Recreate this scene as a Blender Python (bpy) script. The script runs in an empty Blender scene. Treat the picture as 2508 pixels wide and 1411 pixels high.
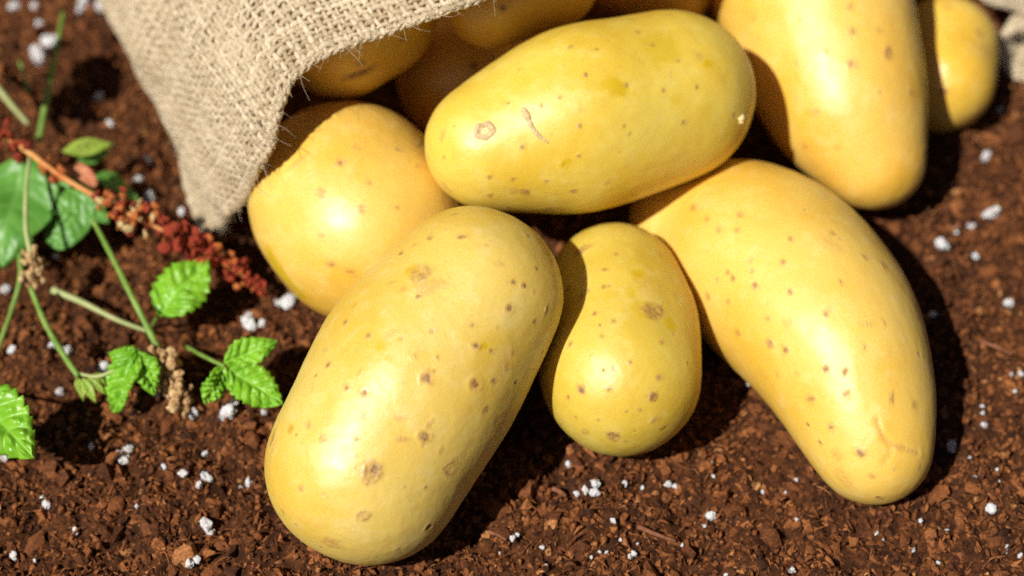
import bpy, bmesh, math, random
import numpy as np
from mathutils import Vector, Matrix

# ------------------------------------------------------------------ camera, sky, sun, exposure
scene = bpy.context.scene
col = scene.collection
W, H = 2508, 1411
LENS, DIST, PITCH = 65.0, 0.46, math.radians(50)
TARGET = np.array([0.0, 0.0, 0.03])
FPX = LENS / 36 * W
FWD = np.array([0, math.cos(PITCH), -math.sin(PITCH)])
UP = np.array([0, math.sin(PITCH), math.cos(PITCH)])
RT = np.array([1.0, 0, 0])
CAM = TARGET - FWD * DIST

cd = bpy.data.cameras.new('camera')
cam = bpy.data.objects.new('camera', cd)
col.objects.link(cam)
cam.location = CAM
cam.rotation_euler = (math.pi / 2 - PITCH, 0, 0)
cd.lens, cd.sensor_width = LENS, 36
cd.clip_start, cd.clip_end = 0.01, 50
cd.dof.use_dof = True
cd.dof.focus_distance = 0.430
cd.dof.aperture_fstop = 7.0
scene.camera = cam

SUN_TO = Vector((-0.46, -0.47, 0.80)).normalized()
elev = math.asin(SUN_TO.z)
world = bpy.data.worlds.new('World')
scene.world = world
world.use_nodes = True
wn = world.node_tree
sky = wn.nodes.new('ShaderNodeTexSky')
sky.sky_type = 'NISHITA'
sky.sun_disc = False
sky.sun_elevation = elev
sky.sun_rotation = math.atan2(SUN_TO.x, SUN_TO.y)
bg = wn.nodes['Background']
wn.links.new(sky.outputs[0], bg.inputs[0])
sky.air_density = 0.3
sky.dust_density = 1.0
sky.ozone_density = 0.2
bg.inputs[1].default_value = 0.05
sl = bpy.data.lights.new('sun', 'SUN')
sl.energy = 5.0
sl.angle = math.radians(0.5)
sl.color = (1.0, 0.95, 0.87)
so = bpy.data.objects.new('sun', sl)
col.objects.link(so)
so.rotation_euler = SUN_TO.to_track_quat('Z', 'Y').to_euler()
so.location = (-0.5, -0.2, 1)
vs = scene.view_settings
vs.view_transform = 'Standard'
vs.look = 'None'
vs.exposure = 0.32
vs.gamma = 1
vs.use_curve_mapping = False
scene.render.engine = 'CYCLES'
scene.cycles.use_denoising = False
scene.cycles.max_bounces = 6
scene.cycles.diffuse_bounces = 5
scene.cycles.glossy_bounces = 2
scene.cycles.caustics_reflective = False
scene.cycles.caustics_refractive = False

rng = np.random.default_rng(7)
random.seed(7)

# ------------------------------------------------------------------ helpers
def ray(px, py):
    return FWD + RT * (px - W / 2) / FPX + UP * (H / 2 - py) / FPX

def P(px, py, z):
    r = ray(px, py)
    return CAM + r * (z - CAM[2]) / r[2]

def mpp(p):                       # metres per photo pixel at a point
    return float((np.asarray(p) - CAM) @ FWD) / FPX

def project(v):
    d = v - CAM
    z = d @ FWD
    return np.stack([W / 2 + (d @ RT) / z * FPX, H / 2 - (d @ UP) / z * FPX, z], -1)

def _hash(ix, iy, iz, seed):
    h = (ix.astype(np.uint32) * np.uint32(374761393) + iy.astype(np.uint32) * np.uint32(668265263)
         + iz.astype(np.uint32) * np.uint32(2147483647) + np.uint32(seed * 974711 + 12345))
    h = (h ^ (h >> np.uint32(13))) * np.uint32(1274126177)
    h ^= h >> np.uint32(16)
    h = h * np.uint32(2246822519)
    h ^= h >> np.uint32(15)
    return h.astype(np.float64) / 4294967295.0 * 2 - 1

def noise3(p, seed=0):
    p = np.asarray(p, float) + 1000.0
    i = np.floor(p).astype(np.int64)
    f = p - i
    f = f * f * f * (f * (f * 6 - 15) + 10)
    out = 0
    for dx in (0, 1):
        wx = f[..., 0] if dx else 1 - f[..., 0]
        for dy in (0, 1):
            wy = f[..., 1] if dy else 1 - f[..., 1]
            for dz in (0, 1):
                wz = f[..., 2] if dz else 1 - f[..., 2]
                out = out + wx * wy * wz * _hash(i[..., 0] + dx, i[..., 1] + dy, i[..., 2] + dz, seed)
    return out

def fbm(p, octaves=4, seed=0, gain=0.5):
    s, a, t = 0, 1, 0
    p = np.asarray(p, float)
    for o in range(octaves):
        s = s + a * noise3(p * 2.03 ** o, seed + o)
        t += a
        a *= gain
    return s / t

def smooth01(a, b, x):
    t = np.clip((x - a) / (b - a), 0, 1)
    return t * t * (3 - 2 * t)

def mesh_from(name, v, f, smooth=True, attrs=None):
    """v (N,3); f (M,k) int array, all faces the same size"""
    v = np.asarray(v, np.float32)
    f = np.asarray(f, np.int32)
    me = bpy.data.meshes.new(name)
    n, k = f.shape
    me.vertices.add(len(v))
    me.vertices.foreach_set('co', v.ravel())
    me.loops.add(n * k)
    me.loops.foreach_set('vertex_index', f.ravel())
    me.polygons.add(n)
    me.polygons.foreach_set('loop_start', np.arange(0, n * k, k, dtype=np.int32))
    me.polygons.foreach_set('use_smooth', np.full(n, smooth))
    for an, data in (attrs or {}).items():
        data = np.asarray(data, np.float32)
        if data.ndim == 2:
            at = me.attributes.new(an, 'FLOAT_COLOR', 'POINT')
            at.data.foreach_set('color', data.ravel())
        else:
            at = me.attributes.new(an, 'FLOAT', 'POINT')
            at.data.foreach_set('value', data)
    me.update(calc_edges=True)
    return me

def obj(name, me, mat=None, parent=None, loc=(0, 0, 0)):
    o = bpy.data.objects.new(name, me)
    col.objects.link(o)
    o.location = loc
    if parent is not None:
        o.parent = parent
    if mat is not None and me is not None and not me.materials:
        me.materials.append(mat)
    return o

def tag(o, label=None, cat=None, group=None, kind=None):
    if label: o['label'] = label
    if cat: o['category'] = cat
    if group: o['group'] = group
    if kind: o['kind'] = kind
    return o

def thing(name, loc, label, cat, group=None):
    o = bpy.data.objects.new(name, None)
    o.empty_display_size = 0.01
    col.objects.link(o)
    o.location = loc
    return tag(o, label, cat, group)

_ico = {}
def ico(sub):
    if sub not in _ico:
        bm = bmesh.new()
        bmesh.ops.create_icosphere(bm, subdivisions=sub, radius=1)
        v = np.array([x.co[:] for x in bm.verts])
        f = np.array([[q.index for q in p.verts] for p in bm.faces])
        bm.free()
        v /= np.linalg.norm(v, axis=1)[:, None]
        _ico[sub] = (v, f)
    return _ico[sub]

def catmull(pts, n):
    pts = np.asarray(pts, float)
    if len(pts) == 2:
        return pts[0] + (pts[1] - pts[0]) * np.linspace(0, 1, n)[:, None]
    q = np.vstack([2 * pts[0] - pts[1], pts, 2 * pts[-1] - pts[-2]])
    t = np.linspace(0, len(pts) - 1, n)
    i = np.minimum(t.astype(int), len(pts) - 2)
    u = (t - i)[:, None]
    p0, p1, p2, p3 = q[i], q[i + 1], q[i + 2], q[i + 3]
    return 0.5 * (2 * p1 + (p2 - p0) * u + (2 * p0 - 5 * p1 + 4 * p2 - p3) * u ** 2 + (3 * p1 - p0 - 3 * p2 + p3) * u ** 3)

def tube(path, rad, sides=8, cap=True):
    """path (N,3), rad scalar or (N,) -> verts, quad faces (ends closed to a point)"""
    path = np.asarray(path, float)
    n = len(path)
    rad = np.broadcast_to(np.asarray(rad, float), (n,)).copy()
    if cap:
        path = np.vstack([path[:1], path, path[-1:]])
        rad = np.r_[0.0, rad, 0.0]
        n += 2
    tg = np.gradient(path, axis=0)
    tg[0], tg[-1] = path[min(2, n - 1)] - path[0], path[-1] - path[-min(3, n)]
    tg /= np.linalg.norm(tg, axis=1)[:, None] + 1e-12
    ref = np.array([0, 0, 1.0]) if abs(tg[:, 2]).mean() < 0.8 else np.array([1.0, 0, 0])
    a = np.cross(tg, ref)
    a /= np.linalg.norm(a, axis=1)[:, None] + 1e-12
    b = np.cross(tg, a)
    th = np.linspace(0, 2 * math.pi, sides, endpoint=False)
    v = path[:, None] + rad[:, None, None] * (np.cos(th)[None, :, None] * a[:, None] + np.sin(th)[None, :, None] * b[:, None])
    i = np.arange(n - 1)[:, None] * sides
    j = np.arange(sides)[None]
    j2 = (j + 1) % sides
    f = np.stack([i + j, i + j2, i + sides + j2, i + sides + j], -1).reshape(-1, 4)
    return v.reshape(-1, 3), f

def merge(parts):
    vs_, fs_, o = [], [], 0
    for v, f in parts:
        vs_.append(v); fs_.append(f + o); o += len(v)
    return np.vstack(vs_), np.vstack(fs_)

# ------------------------------------------------------------------ materials
class NT:
    def __init__(self, name):
        self.m = bpy.data.materials.new(name)
        self.m.use_nodes = True
        self.t = self.m.node_tree
        self.b = self.t.nodes['Principled BSDF']
        self.out = self.t.nodes['Material Output']
    def n(self, typ, **kw):
        nd = self.t.nodes.new('ShaderNode' + typ)
        for k, v in kw.items():
            setattr(nd, k, v)
        return nd
    def link(self, a, b):
        self.t.links.new(a, b)
    def val(self, sock, v):
        if isinstance(v, bpy.types.NodeSocket):
            self.link(v, sock)
        else:
            sock.default_value = v
    def math(self, op, a, b=0.0, clamp=False):
        nd = self.n('Math', operation=op, use_clamp=clamp)
        self.val(nd.inputs[0], a); self.val(nd.inputs[1], b)
        return nd.outputs[0]
    def noise(self, vec, scale, detail=4, rough=0.55, w=None, dist=0.0):
        nd = self.n('TexNoise')
        if w is not None:
            nd.noise_dimensions = '4D'
            self.val(nd.inputs['W'], w)
        self.val(nd.inputs['Vector'], vec)
        nd.inputs['Scale'].default_value = scale
        nd.inputs['Detail'].default_value = detail
        nd.inputs['Roughness'].default_value = rough
        nd.inputs['Distortion'].default_value = dist
        return nd.outputs['Fac']
    def rng(self, v, a, b, c=0.0, d=1.0, smooth=True):
        nd = self.n('MapRange')
        if smooth: nd.interpolation_type = 'SMOOTHSTEP'
        self.val(nd.inputs['Value'], v)
        for k, x in zip(('From Min', 'From Max', 'To Min', 'To Max'), (a, b, c, d)):
            nd.inputs[k].default_value = x
        return nd.outputs['Result']
    def mix(self, fac, a, b, blend='MIX'):
        nd = self.n('Mix', data_type='RGBA', blend_type=blend)
        self.val(nd.inputs[0], fac)
        for s, c in ((nd.inputs[6], a), (nd.inputs[7], b)):
            if isinstance(c, bpy.types.NodeSocket): self.link(c, s)
            else: s.default_value = (*c, 1)
        return nd.outputs[2]
    def bump(self, h, dist, strength=1.0, normal=None):
        nd = self.n('Bump')
        nd.inputs['Strength'].default_value = strength
        nd.inputs['Distance'].default_value = dist
        self.link(h, nd.inputs['Height'])
        if normal is not None: self.link(normal, nd.inputs['Normal'])
        return nd.outputs['Normal']
    def attr(self, name, out='Fac'):
        nd = self.n('Attribute', attribute_name=name)
        return nd.outputs[out]
    def coord(self, out='Object'):
        return self.n('TexCoord').outputs[out]

def potato_material():
    k = NT('potato_skin')
    info = k.n('ObjectInfo')
    off = k.n('VectorMath', operation='MULTIPLY_ADD')
    cx = k.n('CombineXYZ')
    for q in range(3):
        k.link(info.outputs['Random'], cx.inputs[q])
    k.link(cx.outputs[0], off.inputs[0])
    off.inputs[1].default_value = (3.1, 5.7, 8.3)
    k.link(k.coord(), off.inputs[2])
    co = off.outputs[0]
    big = k.noise(co, 38, 2, 0.5)
    mid = k.noise(co, 150, 3, 0.6)
    fine = k.noise(co, 900, 3, 0.6)
    grain = k.noise(co, 4200, 1, 0.6)
    c = k.mix(k.rng(big, 0.35, 0.68), (0.73, 0.478, 0.088), (0.69, 0.408, 0.040))
    c = k.mix(k.rng(mid, 0.48, 0.75, 0, 0.55), c, (0.77, 0.54, 0.16))
    c = k.mix(1.0, c, info.outputs['Color'], 'MULTIPLY')
    c = k.mix(k.rng(fine, 0.57, 0.76, 0, 0.34), c, (0.60, 0.38, 0.13))
    c = k.mix(k.rng(grain, 0.56, 0.75, 0, 0.20), c, (0.92, 0.78, 0.42))
    # lenticels, random over the whole skin
    def dots(scale, rmin, rmax, keep, seed):
        vo = k.n('TexVoronoi')
        vo.inputs['Scale'].default_value = scale
        wob = k.n('VectorMath', operation='MULTIPLY_ADD')
        cw = k.n('CombineXYZ')
        for q, src in enumerate((fine, grain, mid)):
            k.link(src, cw.inputs[q])
        k.link(cw.outputs[0], wob.inputs[0])
        wob.inputs[1].default_value = (0.0009,) * 3
        k.link(co, wob.inputs[2])
        k.link(wob.outputs[0], vo.inputs['Vector'])
        sep = k.n('SeparateColor')
        k.link(vo.outputs['Color'], sep.inputs[0])
        r = k.rng(sep.outputs[0], 1 - keep, 1.0, rmin, rmax, False)
        on = k.math('GREATER_THAN', sep.outputs[0], 1 - keep)
        d = k.math('DIVIDE', vo.outputs['Distance'], r)
        m = k.rng(d, 0.5, 1.15, 1.0, 0.0)
        return k.math('MULTIPLY', m, on), sep.outputs[1]
    d1, v1 = dots(125, 0.075, 0.14, 0.55, 0.0)
    d2, v2 = dots(300, 0.08, 0.17, 0.60, 5.0)
    dcol = k.mix(v1, (0.34, 0.19, 0.08), (0.55, 0.37, 0.19))
    c = k.mix(k.math('MULTIPLY', d1, 0.55), c, dcol)
    c = k.mix(k.math('MULTIPLY', d2, 0.40), c, (0.50, 0.29, 0.11))
    sn = k.noise(co, 210, 2, 0.5, dist=0.8)
    sc = k.rng(k.math('ABSOLUTE', k.math('SUBTRACT', sn, 0.5)), 0.0, 0.010, 1.0, 0.0)
    sc = k.math('MULTIPLY', sc, k.rng(mid, 0.52, 0.66))
    c = k.mix(k.math('MULTIPLY', sc, 0.5), c, (0.52, 0.32, 0.12))
    # marks laid on the mesh: brown scabs, tan russet, ochre stains
    at = k.n('Attribute', attribute_name='marks')
    sep = k.n('SeparateColor')
    k.link(at.outputs['Color'], sep.inputs[0])
    brk = k.rng(fine, 0.30, 0.62, 0.55, 1.0)
    c = k.mix(k.math('MULTIPLY', sep.outputs[2], 0.92), c, (0.56, 0.375, 0.002))
    c = k.mix(k.math('MULTIPLY', k.math('MULTIPLY', sep.outputs[1], 0.72), brk), c, (0.46, 0.24, 0.065))
    c = k.mix(k.math('MULTIPLY', k.math('MULTIPLY', sep.outputs[0], 0.92), brk), c, (0.20, 0.092, 0.032))
    k.link(c, k.b.inputs['Base Color'])
    h = k.math('ADD', k.math('MULTIPLY', fine, 0.4), k.math('MULTIPLY', grain, 0.5))
    cork = k.math('MULTIPLY', k.math('MAXIMUM', sep.outputs[0], k.math('MULTIPLY', sep.outputs[1], 0.5)), k.math('MULTIPLY', fine, 4.0))
    h = k.math('SUBTRACT', k.math('ADD', h, cork), k.math('MULTIPLY', d1, 0.9))
    n1 = k.bump(h, 0.0001, 0.9)
    k.link(n1, k.b.inputs['Normal'])
    k.link(k.math('ADD', k.rng(mid, 0.3, 0.7, 0.37, 0.49), k.math('MULTIPLY', sep.outputs[0], 0.25)), k.b.inputs['Roughness'])
    k.b.inputs['Specular IOR Level'].default_value = 0.74
    k.b.inputs['Subsurface Weight'].default_value = 0.45
    k.b.inputs['Subsurface Radius'].default_value = (1.0, 0.42, 0.08)
    k.b.inputs['Subsurface Scale'].default_value = 0.0026
    return k.m

def simple_material(name, c1, c2, scale, rough=0.8, bump=0.0002, spec=0.3, bscale=None):
    k = NT(name)
    co = k.coord()
    nz = k.noise(co, scale, 5, 0.6)
    k.link(k.mix(k.rng(nz, 0.3, 0.7), c1, c2), k.b.inputs['Base Color'])
    k.b.inputs['Roughness'].default_value = rough
    k.b.inputs['Specular IOR Level'].default_value = spec
    if bump:
        k.link(k.bump(k.noise(co, bscale or scale * 3, 4, 0.6), bump), k.b.inputs['Normal'])
    return k.m

def soil_material():
    k = NT('peat_soil')
    co = k.coord()
    a = k.noise(co, 45, 4, 0.6)
    b = k.noise(co, 420, 4, 0.65)
    c = k.mix(k.rng(b, 0.3, 0.7), (0.018, 0.006, 0.003), (0.12, 0.042, 0.013))
    c = k.mix(k.rng(a, 0.4, 0.7, 0, 0.6), c, (0.040, 0.015, 0.007))
    k.link(c, k.b.inputs['Base Color'])
    k.b.inputs['Roughness'].default_value = 0.95
    k.b.inputs['Specular IOR Level'].default_value = 0.15
    h = k.math('ADD', b, k.math('MULTIPLY', k.noise(co, 1800, 4, 0.7), 0.5))
    k.link(k.bump(h, 0.0012, 1.0), k.b.inputs['Normal'])
    return k.m

def crumb_material():
    k = NT('peat_crumb')
    co = k.coord()
    v = k.attr('tone')
    ramp = k.n('ValToRGB')
    k.link(v, ramp.inputs[0])
    e = ramp.color_ramp.elements
    e[0].position, e[0].color = 0.0, (0.020, 0.008, 0.004, 1)
    e[1].position, e[1].color = 1.0, (0.46, 0.23, 0.085, 1)
    for p_, c_ in ((0.35, (0.080, 0.026, 0.008, 1)), (0.62, (0.215, 0.075, 0.022, 1)), (0.85, (0.33, 0.125, 0.038, 1))):
        el = e.new(p_); el.color = c_
    nz = k.noise(co, 1500, 4, 0.65)
    c = k.mix(k.rng(nz, 0.25, 0.75), (0.45, 0.42, 0.40), (1.35, 1.3, 1.25))
    k.link(k.mix(1.0, ramp.outputs[0], c, 'MULTIPLY'), k.b.inputs['Base Color'])
    k.b.inputs['Roughness'].default_value = 0.85
    k.b.inputs['Specular IOR Level'].default_value = 0.25
    k.link(k.bump(k.noise(co, 2600, 3, 0.7), 0.0004, 1.0), k.b.inputs['Normal'])
    return k.m

def perlite_material():
    k = NT('perlite')
    co = k.coord()
    nz = k.noise(co, 900, 4, 0.6)
    pc = k.mix(k.rng(nz, 0.3, 0.62), (0.55, 0.53, 0.54), (0.87, 0.87, 0.89))
    st = k.math('MULTIPLY', k.rng(k.noise(co, 1.6, 3, 0.6), 0.5, 0.72), k.n('ObjectInfo').outputs['Random'])
    k.link(k.mix(k.math('MULTIPLY', st, 0.8), pc, (0.34, 0.20, 0.11)), k.b.inputs['Base Color'])
    k.b.inputs['Roughness'].default_value = 0.75
    k.b.inputs['Subsurface Weight'].default_value = 0.2
    k.b.inputs['Subsurface Scale'].default_value = 0.001
    k.link(k.bump(k.noise(co, 2200, 3, 0.6), 0.0004, 0.8), k.b.inputs['Normal'])
    return k.m

def yarn_material():
    k = NT('jute_yarn')
    co = k.coord()
    v = k.attr('tone')
    c = k.mix(v, (0.41, 0.292, 0.148), (0.80, 0.675, 0.46))
    nz = k.noise(co, 2600, 4, 0.7, dist=0.6)
    c = k.mix(k.rng(nz, 0.35, 0.7, 0, 0.55), c, (0.88, 0.79, 0.60))
    k.link(c, k.b.inputs['Base Color'])
    k.b.inputs['Roughness'].default_value = 0.6
    k.b.inputs['Specular IOR Level'].default_value = 0.35
    k.link(k.bump(k.noise(co, 3800, 3, 0.7), 0.00035, 0.9), k.b.inputs['Normal'])
    tr = k.n('BsdfTranslucent')
    tr.inputs['Color'].default_value = (0.80, 0.46, 0.16, 1)
    ms = k.n('MixShader'); ms.inputs[0].default_value = 0.2
    k.link(k.b.outputs[0], ms.inputs[1]); k.link(tr.outputs[0], ms.inputs[2])
    k.link(ms.outputs[0], k.out.inputs['Surface'])
    return k.m

def cloth_material():
    k = NT('jute_cloth')
    co = k.coord('UV')
    wv = []
    for ax in (0, 1):
        sep = k.n('SeparateXYZ')
        k.link(co, sep.inputs[0])
        wv.append(k.math('SINE', k.math('MULTIPLY', sep.outputs[ax], 1.0)))
    h = k.math('MULTIPLY', wv[0], wv[1])
    oc = k.coord()
    nz = k.noise(oc, 700, 4, 0.6)
    c = k.mix(k.rng(nz, 0.3, 0.7), (0.38, 0.25, 0.115), (0.60, 0.45, 0.25))
    k.link(c, k.b.inputs['Base Color'])
    k.b.inputs['Roughness'].default_value = 0.9
    k.link(k.bump(k.math('ADD', h, nz), 0.0005, 0.8), k.b.inputs['Normal'])
    tr = k.n('BsdfTranslucent')
    tr.inputs['Color'].default_value = (0.70, 0.42, 0.16, 1)
    ms = k.n('MixShader'); ms.inputs[0].default_value = 0.5
    k.link(k.b.outputs[0], ms.inputs[1]); k.link(tr.outputs[0], ms.inputs[2])
    k.link(ms.outputs[0], k.out.inputs['Surface'])
    return k.m

def leaf_material(name, c1, c2, vein, rough=0.33, trans=0.35):
    k = NT(name)
    co = k.coord()
    nz = k.noise(co, 160, 4, 0.6)
    c = k.mix(k.rng(nz, 0.3, 0.7), c1, c2)
    c = k.mix(k.math('MULTIPLY', k.attr('vein'), 0.55), c, vein)
    k.link(c, k.b.inputs['Base Color'])
    k.b.inputs['Roughness'].default_value = rough
    k.b.inputs['Specular IOR Level'].default_value = 0.5
    nb = k.bump(k.noise(co, 900, 3, 0.6), 0.00025, 0.6)
    k.link(nb, k.b.inputs['Normal'])
    tr = k.n('BsdfTranslucent')
    k.link(k.mix(1.0, c, (1.5, 1.35, 0.5), 'MULTIPLY'), tr.inputs['Color'])
    ms = k.n('MixShader')
    ms.inputs[0].default_value = trans
    k.link(k.b.outputs[0], ms.inputs[1])
    k.link(tr.outputs[0], ms.inputs[2])
    k.link(ms.outputs[0], k.out.inputs['Surface'])
    return k.m

M = dict(
    potato=potato_material(), soil=soil_material(), crumb=crumb_material(), perlite=perlite_material(),
    yarn=yarn_material(), cloth=cloth_material(),
    leaf=leaf_material('bright_leaf', (0.16, 0.42, 0.018), (0.26, 0.54, 0.03), (0.36, 0.62, 0.09)),
    dock=leaf_material('dock_leaf', (0.08, 0.25, 0.03), (0.13, 0.34, 0.05), (0.2, 0.40, 0.09), 0.4, 0.25),
    pale=leaf_material('pale_leaf', (0.30, 0.46, 0.05), (0.40, 0.52, 0.09), (0.45, 0.55, 0.14), 0.4),
    bract=leaf_material('salmon_bract', (0.50, 0.15, 0.065), (0.58, 0.24, 0.11), (0.6, 0.3, 0.15), 0.5, 0.25),
    stem=simple_material('green_stem', (0.10, 0.20, 0.025), (0.20, 0.30, 0.06), 200, 0.5, 0.0001),
    stem_pale=simple_material('pale_stem', (0.28, 0.33, 0.12), (0.38, 0.40, 0.18), 200, 0.5, 0.0001),
    stem_red=simple_material('rusty_stem', (0.46, 0.15, 0.035), (0.58, 0.30, 0.10), 160, 0.6, 0.0001),
    seed=simple_material('red_seed', (0.22, 0.022, 0.012), (0.42, 0.062, 0.022), 350, 0.55, 0.0002),
    seed2=simple_material('orange_seed', (0.45, 0.10, 0.02), (0.58, 0.20, 0.05), 350, 0.55, 0.0002),
    seed3=simple_material('straw_seed', (0.60, 0.40, 0.15), (0.66, 0.52, 0.27), 350, 0.6, 0.0002),
    dry=simple_material('dry_flower', (0.28, 0.14, 0.05), (0.62, 0.44, 0.22), 700, 0.9, 0.0003),
    twig=simple_material('red_twig', (0.13, 0.045, 0.020), (0.25, 0.10, 0.05), 500, 0.8, 0.0003),
    scar=simple_material('corky_scar', (0.56, 0.36, 0.17), (0.80, 0.62, 0.34), 1500, 0.7, 0.0004),
    hole=simple_material('scar_pit', (0.16, 0.09, 0.03), (0.30, 0.18, 0.06), 900, 0.8, 0.0003),
    bud=simple_material('sprout_bud', (0.72, 0.55, 0.22), (0.80, 0.68, 0.38), 900, 0.6, 0.0003),
)

# ------------------------------------------------------------------ ground
BEDS = []
for q in [(897, 1136, 246, .0215), (1520, 915, 197, .0204), (2138, 1088, 154, .0135), (2090, 930, 204, .019), (870, 520, 246, .026)]:
    c_ = P(q[0], q[1], q[3])
    BEDS.append((c_[0], c_[1], q[2] * mpp(c_)))

def ground_h(x, y):
    x, y = np.asarray(x, float), np.asarray(y, float)
    p = np.stack([x, y, np.zeros_like(x)], -1)
    h = 0.0028 * fbm(p * 22, 2, 11)
    cl = fbm(p * 85, 3, 23)
    h = h + 0.0042 * np.clip(cl, -0.6, 0.6) + 0.0016 * fbm(p * 330, 3, 31)
    for cx_, cy_, cr_ in BEDS:                       # soil pushed up a little round each resting potato
        dd = np.hypot(x - cx_, y - cy_)
        h = h + 0.0016 * np.exp(-((dd - 0.62 * cr_) / 0.006) ** 2)
    return h - 0.0012

def grid_axis(a, b, step, far):
    c = list(np.arange(a, b + step / 2, step))
    s, lo, hi = step, [], []
    x = c[-1]
    while x < far:
        s *= 1.25; x += s; hi.append(x)
    s, x = step, c[0]
    while x > -far:
        s *= 1.25; x -= s; lo.append(x)
    return np.array(lo[::-1] + c + hi)

gx = grid_axis(-0.21, 0.21, 0.00105, 1.2)
gy = grid_axis(-0.16, 0.20, 0.00105, 1.2)
X, Y = np.meshgrid(gx, gy)
Z = ground_h(X, Y)
nx, ny = len(gx), len(gy)
ii = (np.arange(ny - 1)[:, None] * nx + np.arange(nx - 1)[None]).ravel()
gm = mesh_from('soil', np.stack([X, Y, Z], -1).reshape(-1, 3), np.stack([ii, ii + 1, ii + nx + 1, ii + nx], -1))
ground = tag(obj('soil_ground', gm, M['soil']), kind='structure')

# ------------------------------------------------------------------ potatoes
ALL_BALLS = []

def edges_of(f):
    e = np.vstack([f[:, [0, 1]], f[:, [1, 2]], f[:, [2, 0]]])
    e.sort(axis=1)
    return np.unique(e, axis=0)

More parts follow.
